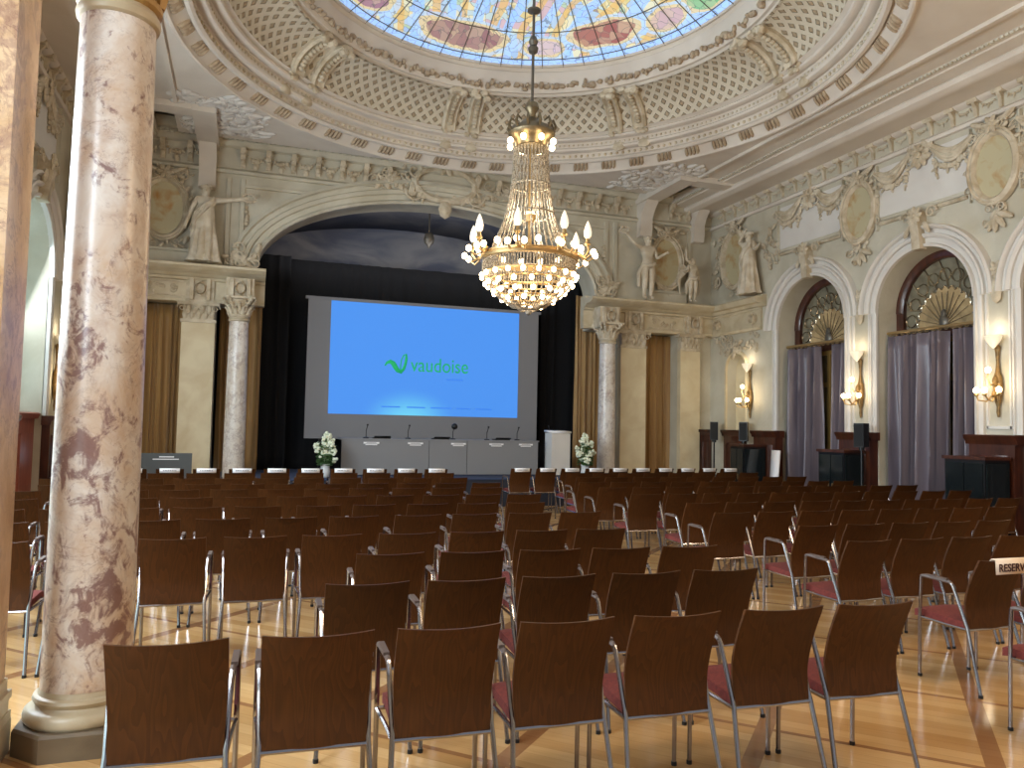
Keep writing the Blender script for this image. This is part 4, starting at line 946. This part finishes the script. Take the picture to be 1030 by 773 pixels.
YS = 17.3
t = thing('projection_screen', 'large grey projection screen showing a bright blue slide with a green logo', 'projection screen', (3.95, YS, .58))
mb = MB(); mb.box(1.26, 6.67, YS, YS+.06, 1.3, 4.4); mb.box(1.2, 6.73, YS-.01, YS+.07, 4.37, 4.43)
obj('screen_cloth', mb, 'screencloth', t)
mb = MB()
for x in (1.6, 6.3): mb.box(x-.03, x+.03, YS+.02, YS+.06, .58, 1.32); mb.box(x-.05, x+.05, YS-.35, YS+.4, .58, .62)
obj('stand', mb, 'black', t)
mb = MB(); mb.box(1.75, 6.17, YS-.008, YS-.002, 1.85, 4.36); obj('slide', mb, 'slide', t)
mb = MB(); S = lambda u, v, w=0: (u, YS-.02, v); mb.T = None
def ribbon(pts, wid):
    r1, r2 = [], []
    for i, (u, v) in enumerate(pts):
        a = pts[max(0, i-1)]; b = pts[min(len(pts)-1, i+1)]; d = Vector((b[0]-a[0], b[1]-a[1])).normalized(); nrm = (-d.y, d.x); k = wid[i]
        r1.append((u+nrm[0]*k, YS-.02, v+nrm[1]*k)); r2.append((u-nrm[0]*k, YS-.02, v-nrm[1]*k))
    return [r1, r2]
lp = [(2.97, 2.96), (3.02, 3.03), (3.09, 3.06), (3.16, 3.02), (3.21, 2.94), (3.27, 2.86), (3.34, 2.83), (3.4, 2.9), (3.44, 3.02), (3.46, 3.15), (3.45, 3.24), (3.4, 3.22), (3.35, 3.12), (3.33, 3.0), (3.33, 2.86)]
mb.grid(ribbon(lp, [.012, .03, .045, .055, .055, .05, .04, .034, .03, .03, .022, .014, .012, .012, .012])); obj('logo_mark', mb, 'logogreen', t, solid=.004)
def text(name, body, size, loc, rot, mt, parent, width=None, bold=0, ext=.002):
    cu = bpy.data.curves.new(name, 'FONT'); cu.body = body; cu.size = size; cu.extrude = ext; cu.offset = bold
    o = bpy.data.objects.new(name, cu); COL.objects.link(o)
    bpy.context.view_layer.update()
    if width: o.scale = (width/max(.01, o.dimensions.x), 1, 1)
    mw = Matrix.Translation(loc) @ rot.to_4x4() @ Matrix.Diagonal((o.scale.x, 1, 1, 1))
    cu.materials.append(M[mt]); me = bpy.data.meshes.new_from_object(o); me.transform(mw)
    bpy.data.objects.remove(o); q = bpy.data.objects.new(name, me); COL.objects.link(q); q.parent = parent
    q.matrix_parent_inverse = Matrix.Translation(-parent_loc(parent)); return q
RX = Matrix.Rotation(pi/2, 3, 'X')
text('logo_lettering', 'vaudoise', .46, (3.56, YS-.02, 2.86), RX, 'logogreen', t, 1.36, 0)
mb = MB(); mb.box(4.42, 4.8, YS-.022, YS-.018, 2.68, 2.72)
for x, w in ((2.92, .42), (3.5, .42), (4.05, .5), (4.66, .34), (5.12, .4)): mb.box(x, x+w, YS-.022, YS-.018, 2.02, 2.05)
obj('slide_caption', mb, 'slideink', t)

# speakers' table: three grey panels with microphones, laptops and cards on it
t = thing('conference_table', 'long grey panelled speakers table in front of the screen', 'table', (4.04, 15.9, .58))
xs = [1.9, 3.72, 4.55, 6.18]
for a, b in zip(xs, xs[1:]):
    mb = MB(); mb.box(a+.006, b-.006, 15.9, 15.93, .6, 1.31); obj('front_panel', mb, 'greypanel', t)
mb = MB(); mb.box(1.88, 6.2, 15.89, 16.55, 1.31, 1.34); obj('table_top', mb, 'greypanel', t)
mb = MB()
for x in (2.0, 4.0, 6.1): mb.box(x-.03, x+.03, 16.45, 16.5, .58, 1.31)
obj('leg', mb, 'greyboard', t)
names = ['leftmost', 'second from the left', 'in the middle', 'second from the right', 'rightmost']
for i, x in enumerate((2.5, 3.42, 4.35, 5.2, 5.88)):
    r = thing('name_card', 'white name card %s on the speakers table front' % names[i], 'card', (x, 15.89, 1.22), group='white cards on the speakers table')
    mb = MB(); mb.box(x-.16, x+.16, 15.872, 15.888, 1.235, 1.27); mb.box(x-.12, x+.12, 15.872, 15.888, 1.205, 1.225); obj('card', mb, 'white', r)
    mb = MB(); mb.box(x-.1, x+.1, 15.868, 15.872, 1.248, 1.256); obj('printed_line', mb, 'greyboard', r)
for i, x in enumerate((2.42, 3.3, 4.28, 5.05, 5.75)):
    big = i == 2
    r = thing('gooseneck_microphone', '%s microphone %s on the speakers table' % ('round headed black' if big else 'thin black gooseneck', names[i]), 'microphone', (x, 16.1, 1.34), group='microphones on the speakers table')
    mb = MB().lathe([(.06, 0), (.06, .02), (.02, .03)], (x, 16.1, 1.34), 14); obj('base', mb, 'black', r)
    mb = MB(); mb.tube([(x, 16.1, 1.36), (x, 16.1, 1.5), (x+.02, 16.06, 1.6)], .008, 6); obj('gooseneck', mb, 'black', r)
    mb = MB(); mb.blob((x+.02, 16.05, 1.62), (.07 if big else .022,)*3, 10, 8); obj('microphone_head', mb, 'black', r)
for i, x in enumerate((2.75, 4.02, 5.4)):
    r = thing('laptop', 'flat black laptop %s on the speakers table' % ('at the left', 'near the middle', 'at the right')[i], 'laptop', (x, 16.2, 1.34), group='laptops on the speakers table')
    mb = MB(); mb.box(x-.17, x+.17, 16.05, 16.3, 1.34, 1.36); obj('keyboard_base', mb, 'black', r)
    mb = MB(); mb.grid([[(x-.17, 16.05, 1.36), (x+.17, 16.05, 1.36)], [(x-.17, 15.98, 1.39), (x+.17, 15.98, 1.39)]]); obj('lid', mb, 'black', r, solid=.012)
t = thing('lectern', 'white box lectern at the right end of the speakers table', 'lectern', (6.58, 15.8, .58))
mb = MB(); mb.box(6.42, 6.86, 15.7, 16.1, .6, 1.52); obj('body', mb, 'panel', t)
mb = MB(); mb.grid([[(6.4, 15.68, 1.54), (6.88, 15.68, 1.54)], [(6.4, 16.12, 1.56), (6.88, 16.12, 1.56)]]); obj('top', mb, 'white', t, solid=.04)
mb = MB(); mb.tube([(6.46, 15.95, 1.55), (6.44, 15.93, 1.64), (6.4, 15.86, 1.68)], .008, 6); obj('microphone', mb, 'black', t)
mb = MB(); mb.box(6.44, 6.84, 15.72, 16.08, .58, .6); obj('foot', mb, 'greyboard', t)
def bouquet(x, y, z, label, rs):
    rnd = random.Random(rs); t = thing('flower_vase', label, 'flowers', (x, y, z), group='flower vases flanking the table')
    obj('vase', MB().lathe([(.07, 0), (.09, .02), (.1, .12), (.085, .2), (.1, .26), (.09, .26), (.075, .2)], (x, y, z), 20), 'vase', t)
    mb = MB(); fl = MB()
    for k in range(70):
        a = rnd.uniform(0, 6.28); r = rnd.uniform(.0, .2); h = .3+rnd.uniform(.05, .56)*(1.2-r*3)
        p = (x+r*cos(a), y+r*sin(a), z+h); mb.tube([(x+.3*r*cos(a), y+.3*r*sin(a), z+.22), p], .006, 4)
        if rnd.random() < .62:
            for _ in range(5): fl.blob((p[0]+rnd.uniform(-.045, .045), p[1]+rnd.uniform(-.045, .045), p[2]+rnd.uniform(-.04, .04)), (.035, .028, .035), 6, 4)
        else:
            mb.blob(p, (.03, .08, .012), 6, 4, a)
    for k in range(30):
        a = rnd.uniform(0, 6.28); mb.blob((x+.15*cos(a), y+.15*sin(a), z+.3+rnd.uniform(-.06, .14)), (.03, .09, .014), 6, 4, a)
    obj('foliage', mb, 'leaf', t); obj('blossoms', fl, 'petal', t)
bouquet(1.55, 15.5, .58, 'white flowers in a vase at the left end of the speakers table', 3)
bouquet(7.14, 15.5, .58, 'white flowers in a vase right of the white lectern', 5)
# board at the left behind the front row
t = thing('sign_board', 'low dark grey notice board with white lines behind the left chairs', 'sign', (-1.25, 14.75, 0))
mb = MB(); mb.box(-1.72, -.83, 14.72, 14.76, .45, 1.06); obj('board', mb, 'greyboard', t)
mb = MB(); mb.box(-1.36, -1.12, 14.712, 14.72, .985, 1.005); mb.box(-1.46, -1.04, 14.712, 14.72, .945, .962); obj('printed_lines', mb, 'white', t)
mb = MB()
for x in (-1.6, -.95): mb.box(x-.02, x+.02, 14.74, 14.78, 0, .5); mb.box(x-.02, x+.02, 14.6, 14.95, 0, .03)
obj('stand', mb, 'black', t)
t = thing('control_desk_monitor', 'pale lit monitor on a small table by the left windows', 'monitor', (-2.55, 13.9, 0))
mb = MB(); mb.box(-2.78, -2.25, 13.98, 14.02, .93, 1.2); obj('screen', mb, 'led', t)
mb = MB(); mb.box(-2.54, -2.5, 14.0, 14.04, .72, .95); mb.box(-2.62, -2.42, 13.92, 14.08, .7, .73); obj('stand', mb, 'black', t)
t2 = thing('side_table', 'small dark table carrying the monitor by the left windows', 'table', (-2.55, 13.9, 0))
mb = MB(); mb.box(-2.85, -2.2, 13.75, 14.25, .66, .7); obj('table_top', mb, 'mahog', t2)
for x in (-2.82, -2.25):
    for y in (13.78, 14.2): obj('leg', MB().box(x, x+.04, y, y+.04, 0, .66), 'black', t2)

# ------------------------------------------------------------------ chandelier
def chandelier(x, y):
    t = thing('crystal_chandelier', 'great crystal chandelier of lit bulbs hanging from the dome', 'chandelier', (x, y, 3.4))
    mb = MB(); mb.tube([(x, y, 9.75), (x, y, 6.6)], .022, 10)
    mb.lathe([(.02, 0), (.07, .04), (.08, .1), (.05, .14), (.075, .2), (.05, .27), (.02, .3)], (x, y, 7.35), 16); mb.lathe([(.02, 0), (.1, .03), (.1, .06), (.02, .1)], (x, y, 8.0), 16)
    obj('rod', mb, 'lead', t)
    mb = MB(); mb.lathe([(.03, 6.62), (.09, 6.58), (.11, 6.5), (.06, 6.43), (.05, 6.36), (.13, 6.32), (.2, 6.24), (.32, 6.18), (.36, 6.1), (.34, 6.06), (.3, 6.03), (.25, 5.98), (.24, 5.9), (.26, 5.88), (.2, 5.86)], (x, y, 0), 32)
    for k in range(12):
        a = 2*pi*k/12; mb.tube([(x+.3*cos(a), y+.3*sin(a), 6.08), (x+.37*cos(a), y+.37*sin(a), 6.2), (x+.33*cos(a), y+.33*sin(a), 6.3), (x+.24*cos(a), y+.24*sin(a), 6.26)], [.02, .025, .02, .01], 6)
    obj('crown', mb, 'bronze', t)
    mb = MB(); NT = 30                      # bead strands of the tent
    for k in range(NT):
        a = 2*pi*k/NT; pts = []; rr = []
        for i in range(23):
            s = i/22; r = .255+.06*s+.25*s**3; pts.append((x+r*cos(a), y+r*sin(a), 5.87-1.52*s)); rr.append(.017 if i % 2 else .009)
        mb.tube(pts, rr, 5)
    for zz, r in ((5.3, .29), (4.86, .37)):
        mb.tube([(x+r*cos(2*pi*j/40), y+r*sin(2*pi*j/40), zz) for j in range(40)], .014, 5, closed=True)
    obj('bead_strands', mb, 'crystal', t)
    mb = MB(); mb.tube([(x, y, 5.9), (x, y, 4.3)], .03, 8); mb.lathe([(.05, 4.9), (.1, 4.85), (.06, 4.75)], (x, y, 0), 12)
    obj('core', mb, 'brass', t)
    mb = MB(); mb.lathe([(.70, 4.13), (.74, 4.14), (.755, 4.18), (.73, 4.2), (.74, 4.23), (.70, 4.24), (.70, 4.13)], (x, y, 0), 64, cap=False)
    mb.lathe([(.70, 3.92), (.715, 3.93), (.715, 3.95), (.70, 3.96)], (x, y, 0), 64, cap=False)
    for k in range(8):
        a = 2*pi*(k+.3)/8
        mb.tube([(x+.74*cos(a), y+.74*sin(a), 4.26), (x+.84*cos(a), y+.84*sin(a), 4.19), (x+.9*cos(a), y+.9*sin(a), 4.28), (x+.88*cos(a), y+.88*sin(a), 4.38)], .018, 6)
        mb.lathe([(.03, 0), (.05, .02), (.03, .05), (.025, .1)], (x+.88*cos(a), y+.88*sin(a), 4.36), 10)
        for b in (-.12, .12): mb.tube([(x+.74*cos(a), y+.74*sin(a), 4.22), (x+.88*cos(a+b), y+.88*sin(a+b), 4.14), (x+.97*cos(a+b), y+.97*sin(a+b), 4.2)], .014, 6)
    obj('main_ring', mb, 'brass', t)
    for k in range(8):
        a = 2*pi*(k+.3)/8; mb = MB().lathe([(.025, 0), (.055, .04), (.06, .1), (.045, .17), (.02, .24), (.004, .27)], (x+.88*cos(a), y+.88*sin(a), 4.46), 12); obj('flame_lamp', mb, 'flame', t)
    pos = []
    for k in range(8): a = 2*pi*(k+.1)/8; pos.append((.35, a, 5.95, .045))
    for k in range(8):
        a = 2*pi*(k+.3)/8
        for b in (-.12, .12): pos.append((.99, a+b, 4.23, .044))
    for k in range(16): a = 2*pi*(k+.5)/16; pos.append((.79, a, 4.31, .044))
    tiers = [(.72, 3.9, 20), (.66, 3.78, 16), (.54, 3.66, 13), (.4, 3.55, 9), (.2, 3.46, 6)]
    for r, z, nn in tiers:
        for k in range(nn): pos.append((r, 2*pi*(k+.25*(nn % 3))/nn, z, .036))
    me = None
    for r, a, z, s in pos[:100]:
        if me is None:
            o = obj('bulb', MB().blob((0, 0, 0), (1, 1, 1.0), 12, 8), 'bulb', t, 80, world=False); me = o
        else:
            o = me.copy(); COL.objects.link(o); o.parent = t
        o.scale = (s, s, s*1.15); o.location = (r*cos(a), r*sin(a), z-3.4)
    mb = MB()                               # basket of hoops and bead chains
    for r, z, nn in tiers: mb.tube([(x+(r-.03)*cos(2*pi*j/48), y+(r-.03)*sin(2*pi*j/48), z+.05) for j in range(48)], .014, 5, closed=True)
    obj('basket_hoops', mb, 'brass', t)
    mb = MB()
    for k in range(48):
        a = 2*pi*k/48; pts = [(.69, 3.94), (.67, 3.84), (.6, 3.74), (.49, 3.62), (.35, 3.52), (.18, 3.43), (.05, 3.39)]
        P = []; 
        for (ra, za), (rb, zb_) in zip(pts, pts[1:]):
            for q in (0, .5): P.append((x+(ra+(rb-ra)*q)*cos(a), y+(ra+(rb-ra)*q)*sin(a), za+(zb_-za)*q-.02*(q > 0)))
        mb.tube(P, [.012 if i % 2 else .006 for i in range(len(P))], 4)
    for k in range(96):
        a = 2*pi*k/96; mb.tube([(x+.7*cos(a), y+.7*sin(a), 4.14), (x+.7*cos(a), y+.7*sin(a), 3.93)], [.014, .016], 4)
    mb.lathe([(.0, -.03), (.04, -.01), (.06, .04), (.03, .08)], (x, y, 3.35), 10)
    obj('crystal_basket', mb, 'crystal', t)
    for z, p in ((4.9, P_CHAND*.35), (3.72, P_CHAND*.1), (6.0, P_CHAND*.15)):
        l = bpy.data.lights.new('chandelier_glow', 'POINT'); l.energy = p; l.color = (1, .84, .62); l.shadow_soft_size = .3
        o = bpy.data.objects.new('chandelier_glow', l); COL.objects.link(o); o.location = (x, y, z)
chandelier(DX, DY)

# ------------------------------------------------------------------ wall lights
def sconce():
    t = thing('wall_sconce', '', 'wall light')     # local: +Y out of the wall, Z up
    mb = MB(); mb.lathe([(.02, -.5), (.04, -.42), (.03, -.34), (.07, -.25), (.1, -.12), (.11, 0), (.09, .12), (.05, .2), (.03, .34), (.045, .5), (.07, .58), (.03, .62)], (0, .04, 0), 14, sx=.75, sy=.45)
    for k in range(8): mb.leaf(0, 0, 0, .01, 0) if False else None
    mb.blob((0, .08, .05), (.05, .06, .09)); mb.blob((0, .1, -.15), (.05, .05, .07))
    obj('backplate', mb, 'oldgold', t, world=False)
    mb = MB()
    for s in (-1, 0, 1): mb.tube([(0, .06, -.1), (s*.1, .16, -.26), (s*.17, .24, -.24), (s*.19, .26+.06*(s == 0), -.16)], .014, 6); mb.lathe([(.02, 0), (.04, .02), (.025, .05)], (s*.19, .26+.06*(s == 0), -.18), 10)
    mb.tube([(0, .06, .05), (0, .2, -.02), (0, .26, .1), (0, .24, .17)], .014, 6); obj('arm', mb, 'brass', t, world=False)
    for p in ((-.19, .26, -.09), (.19, .26, -.09), (0, .32, -.09), (0, .24, .22)): obj('lamp_globe', MB().blob(p, (.042, .042, .048), 12, 8), 'lampglobe', t, 80, world=False)
    mb = MB().lathe([(.015, 0), (.06, .05), (.11, .11), (.15, .2), (.145, .2), (.06, .08)], (0, .12, .56), 20, sy=.7); obj('bowl', mb, 'bowl', t, world=False)
    return t
sc0 = sconce(); first = True
for loc, rz, lab in (((XR-.002, 8.7, 2.44), pi/2, 'gilt wall light with four lamps nearest the camera on the right wall'), ((XR-.002, 11.5, 2.44), pi/2, 'gilt wall light with four lamps on the pier between the curtained arches'),
                     ((XR-.002, 14.85, 2.44), pi/2, 'gilt wall light with four lamps beside the niche in the corner'), ((XL+.002, 14.5, 2.25), -pi/2, 'gilt wall light on the left wall behind the marble column'),
                     ((XR-.002, 5.9, 2.44), pi/2, 'gilt wall light on the right wall beyond the photo edge')):
    o = sc0 if first else copy_tree(sc0); first = False
    o.location = loc; o.rotation_euler = (0, 0, rz); tag(o, lab, 'wall light', 'gilt wall lights')
    d = Vector((-sin(rz), cos(rz), 0))
    l = bpy.data.lights.new('sconce_glow', 'POINT'); l.energy = P_SCONCE; l.color = (1, .82, .58); l.shadow_soft_size = .12
    q = bpy.data.objects.new('sconce_glow', l); COL.objects.link(q); q.location = Vector(loc)+d*.42+Vector((0, 0, .05))
    l = bpy.data.lights.new('bowl_glow', 'POINT'); l.energy = P_SCONCE*.3; l.color = (1, .86, .66); l.shadow_soft_size = .08
    q = bpy.data.objects.new('bowl_glow', l); COL.objects.link(q); q.location = Vector(loc)+d*.16+Vector((0, 0, .86))

# ------------------------------------------------------------------ equipment along the right wall
def loudspeaker(x, y, z, rz, label, pole=True):
    t = thing('loudspeaker', label, 'loudspeaker', (x, y, 0), rz, group='black loudspeakers on poles')
    mb = MB(); mb.box(-.09, .09, -.1, .1, z, z+.43); obj('cabinet', mb, 'black', t, world=False)
    mb = MB(); mb.box(-.078, .078, .1, .11, z+.02, z+.41); obj('grille', mb, 'speaker', t, world=False)
    mb = MB().lathe([(.05, z-.05), (.05, z)], (0, 0, 0), 12); mb.tube([(0, 0, .35), (0, 0, z-.04)], .018, 8); obj('pole', mb, 'black', t, world=False)
    for k in range(3):
        a = 2*pi*k/3+.5; mb = MB(); mb.tube([(0, 0, .75), (.22*cos(a), .22*sin(a), .012)], .012, 6); mb.tube([(0, 0, .38), (.12*cos(a), .12*sin(a), .34)], .008, 6); obj('leg', mb, 'black', t, world=False)
loudspeaker(10.58, 15.7, 1.42, pi*.8, 'black loudspeaker in front of the back corner wainscot')
loudspeaker(10.7, 14.72, 1.42, pi*.75, 'black loudspeaker beside the corner wall light')
loudspeaker(10.5, 11.0, 1.4, pi*.6, 'black loudspeaker on a pole before the pier between the curtained arches')
def cabinet(x0, x1, y0, y1, z, label):
    t = thing('dark_cabinet', label, 'cabinet', ((x0+x1)/2, (y0+y1)/2, 0), group='dark glass fronted cabinets')
    mb = MB(); mb.box(x0, x1, y0, y1, .06, z-.05); obj('body', mb, 'black', t)
    mb = MB(); mb.box(x0-.03, x1+.0, y0-.03, y1+.03, z-.05, z); obj('top', mb, 'mahog', t)
    for k in range(2):
        mb = MB(); a = y0+.03+k*(y1-y0-.04)/2; b = a+(y1-y0-.08)/2; mb.box(x0-.015, x0-.002, a, b, .12, z-.1); d = obj('door', mb, 'cabinetglass', t)
        mb = MB(); mb.box(x0-.03, x0-.015, b-.05 if k == 0 else a+.03, b-.03 if k == 0 else a+.05, .6, .72); h = obj('handle', mb, 'brass', d, world=False); h.matrix_parent_inverse = Matrix()
    mb = MB(); mb.box(x0+.02, x1-.02, y0-.018, y0-.002, .12, z-.1); obj('side_panel', mb, 'cabinetglass', t)
    mb = MB(); mb.box(x0+.02, x1-.02, y0+.02, y1-.02, 0, .06); obj('plinth', mb, 'black', t)
cabinet(10.2, 10.76, 14.02, 14.5, 1.36, 'dark cabinet in the corner below the farthest wall light')
cabinet(10.3, 10.74, 11.2, 11.86, 1.34, 'dark cabinet before the pier between the curtained arches')
cabinet(10.25, 10.74, 8.36, 9.04, 1.34, 'dark cabinet below the wall light nearest the camera')
o = obj('leaning_board', MB().grid([[(10.55, 13.42, 0.0), (10.6, 13.72, 0.0)], [(10.73, 13.5, 1.25), (10.74, 13.78, 1.25)]]), 'white', solid=.03); tag(o, 'white board leaning against the corner wainscot beside the grey curtain', 'board')

# square pier left of the marble column
t = thing('marble_pier', 'square marble pier cut by the left edge of the photo', 'pier', (-1.4, 4.27, 0), kind='thing')
x0, x1, y0, y1 = -1.75, -1.062, 4.07, 4.46
mb = MB(); mb.box(x0, x1, y0, y1, .36, 7.2); obj('shaft', mb, 'marblewarm', t)
mb = MB()
for a, b, e in ((0, .16, .03), (.16, .2, .027), (.2, .26, .018), (.26, .3, .027), (.3, .36, .01)): mb.box(x0-e, x1+e, y0-e, y1+e, a, b)
obj('base', mb, 'basestone', t)

# ------------------------------------------------------------------ chairs
def make_chair():
    t = thing('conference_armchair', '', 'chair')
    def shell(off):
        rows = []
        for i in range(15):
            s = i/14; z = .392+.455*s
            y = .035+.02*sin(pi*s*.95)-.13*max(0, s-.3)**1.25*1.3
            hw = .196+.012*s+.005*sin(pi*s)
            row = []
            for j in range(13):
                q = j/6-1; row.append((hw*q, y+off+.022*q*q*(.3+.7*s)-(.012*(s > .93)*(1-q*q)), z+(.006*q*q if i == 14 else 0)))
            rows.append(row)
        return rows
    A, B = shell(0), shell(.014); mb = MB()
    n = 13; mb.grid(A); mb.grid(B)
    k = 15*n
    ring = [(0, j) for j in range(n)]+[(i, n-1) for i in range(1, 15)]+[(14, j) for j in range(n-2, -1, -1)]+[(i, 0) for i in range(13, 0, -1)]
    ids = [i*n+j for i, j in ring]
    for a, b in zip(ids, ids[1:]+ids[:1]): mb.f.append((a, b, b+k, a+k))
    obj('backrest', mb, 'wood', t, 50, world=False)
    mb = MB(); rows = []
    for i in range(9):
        s = i/8; y = .05+.42*s; z = .425+.02*s-.045*max(0, s-.8)*5*max(0, s-.8)*5*.35
        rows.append([(x, y, z+.018*(1-(x/.22)**4)) for x in [-.192+.384*j/8 for j in range(9)]])
    low = [[(p[0], p[1], p[2]-.045) for p in r] for r in rows]
    mb.grid(rows); mb.grid(low); n2 = 9; k2 = 81
    ring = [(0, j) for j in range(9)]+[(i, 8) for i in range(1, 9)]+[(8, j) for j in range(7, -1, -1)]+[(i, 0) for i in range(7, 0, -1)]
    ids = [i*n2+j for i, j in ring]
    for a, b in zip(ids, ids[1:]+ids[:1]): mb.f.append((a, b, b+k2, a+k2))
    obj('seat', mb, 'red', t, 50, world=False)
    for s in (-1, 1):
        mb = MB(); mb.tube([(s*.23, -.06, .012), (s*.206, .045, .396), (s*.205, .06, .43), (s*.213, .145, .655), (s*.215, .16, .674)], .0115, 8); lg = obj('leg', mb, 'chrome', t, world=False)
        mb = MB().lathe([(.014, 0), (.014, .018), (.012, .02)], (s*.23, -.061, 0), 8); obj('foot_cap', mb, 'foot', lg, world=False)
        mb = MB(); mb.tube([(s*.226, .40, .012), (s*.226, .395, .4), (s*.226, .385, .672), (s*.226, .37, .684)], .0115, 8); lg = obj('leg', mb, 'chrome', t, world=False)
        mb = MB().lathe([(.014, 0), (.014, .018), (.012, .02)], (s*.226, .40, 0), 8); obj('foot_cap', mb, 'foot', lg, world=False)
        mb = MB(); mb.tube([(s*.215, .155, .67), (s*.215, .17, .679), (s*.226, .36, .686), (s*.226, .382, .678)], .012, 8); mb.box(s*.22-.013, s*.22+.013, .18, .35, .686, .7); obj('armrest', mb, 'armpad', t, world=False)
    mb = MB(); mb.tube([(-.206, .045, .391), (.206, .045, .391)], .011, 8)
    for s in (-1, 1): mb.tube([(s*.206, .045, .391), (s*.21, .2, .392), (s*.226, .392, .4)], .01, 6)
    mb.tube([(-.226, .392, .4), (.226, .392, .4)], .01, 6); obj('seat_frame', mb, 'chrome', t, world=False)
    return t
chair0 = make_chair(); used = [False]
ORD = ['first', 'second', 'third', 'fourth', 'fifth', 'sixth', 'seventh', 'eighth', 'ninth', 'tenth', 'eleventh', 'twelfth', 'thirteenth', 'fourteenth']
rc = random.Random(5)
def place_chair(x, y, label, group, rz=None):
    o = copy_tree(chair0) if used[0] else chair0; used[0] = True
    o.location = (x, y, 0); o.rotation_euler = (0, 0, rc.uniform(-.012, .012) if rz is None else rz); tag(o, label, 'chair', group); return o
HW = .215
def ext(lefts, x_min, pitch=.53):
    L = list(lefts)
    while L[0]-pitch > x_min: L.insert(0, L[0]-pitch)
    return L
LEFT = [(3.03, [-.44, .09, .595, 1.095, 1.605, 2.14, 2.645]),
        (3.9, [.41, .92, 1.43, 1.95, 2.455]),
        (4.74, [.68, 1.2, 1.72, 2.22, 2.73]),
        (5.68, ext([-.63, -.1, .42, .96, 1.49, 2.01, 2.51], -2.3)),
        (6.72, ext([-.34, .2, .72, 1.28, 1.8, 2.34, 2.85], -2.5)),
        (7.64, ext([-.05, .51, 1.04, 1.58, 2.1, 2.64], -2.75)),
        (8.6, ext([1.96, 2.46, 2.97], -2.6)),
        (9.56, ext([1.78, 2.29, 2.8], -2.75)),
        (10.36, ext([2.52, 3.05], -2.75)),
        (11.4, ext([2.3, 2.86], -2.75)),
        (12.5, ext([2.4, 2.94], -2.75)),
        (13.55, ext([2.55, 3.1], -2.0, .55))]
front_cards = []
SLOPE = {0: (3.09, -.05), 1: (3.99, -.045), 2: (4.875, -.065), 3: (5.705, -.028)}   # the first rows bend slightly
for ri, (y, L) in enumerate(LEFT):
    n = len(L)
    for ci, xl in enumerate(L):
        k = ORD[n-1-ci]
        if ri < 6: lab = 'dark wooden armchair, %s from the aisle, %s row from the camera, left block' % (k, ORD[ri])
        else: lab = 'dark wooden armchair, %s from the aisle, %s row from the stage, left block' % (k, ORD[11-ri])
        yb, sl = SLOPE.get(ri, (y+.055, 0)); place_chair(xl+HW, yb+sl*(xl+HW), lab, 'wooden armchairs of the left block', sl+rc.uniform(-.012, .012))
        if ri == 11: front_cards.append((xl+HW, y+.055, k, 'left'))
RIGHT = [(2.78, 4.14, 1), (3.68, 4.45, 2), (4.58, 4.24, 4), (5.42, 4.5, 5), (6.43, 4.34, 8), (7.34, 4.6, 10), (8.42, 4.5, 11), (9.42, 4.55, 11), (10.36, 4.68, 10), (11.4, 5.1, 9), (12.5, 5.4, 8), (13.75, 4.8, 11)]
for ri, (y, x0_, n) in enumerate(RIGHT):
    for ci in range(n):
        k = ORD[ci]
        if ri < 6: lab = 'dark wooden armchair, %s from the aisle, %s row from the camera, right block' % (k, ORD[ri])
        else: lab = 'dark wooden armchair, %s from the aisle, %s row from the stage, right block' % (k, ORD[11-ri])
        xc = x0_+.22+ci*.515
        if xc > 10.0: continue
        place_chair(xc, y+.055, lab, 'wooden armchairs of the right block')
        if ri == 11: front_cards.append((xc, y+.055, k, 'right'))
# reserved cards folded over chair backs
def card_mb(w, h):
    mb = MB(); rows = [[(-w/2, -.088, .852-h), (w/2, -.088, .852-h)], [(-w/2, -.084, .859), (w/2, -.084, .859)], [(-w/2, -.055, .862), (w/2, -.055, .862)], [(-w/2, -.032, .83), (w/2, -.032, .83)]]
    return mb.grid(rows)
c0 = None
for x, y, k, side in front_cards:
    lab = 'white reserved card on the %s chair from the aisle, front row, %s block' % (k, side)
    if c0 is None:
        c0 = thing('reserved_card', lab, 'card', group='white cards on the front row'); obj('card', card_mb(.3, .06), 'white', c0, world=False, solid=.003); o = c0
        mb = MB()
        for q in range(8): mb.box(-.1+q*.026, -.1+q*.026+.016, -.092, -.09, .82, .838)
        obj('printed_line', mb, 'greypanel', c0, world=False)
    else: o = copy_tree(c0); tag(o, lab, 'card', 'white cards on the front row')
    o.location = (x, y, 0)
t = thing('reserved_card', 'cream RESERVED card hanging over a chair back at the right edge', 'card', (4.735, 3.735, 0))
mb = card_mb(.36, .085); obj('card', mb, 'cream', t, world=False, solid=.003)
cu = text('lettering', 'RESERVED', .07, (-.16, -.0915, .785), RX, 'ink', t, .31, .0012, .001); cu.matrix_parent_inverse = Matrix()
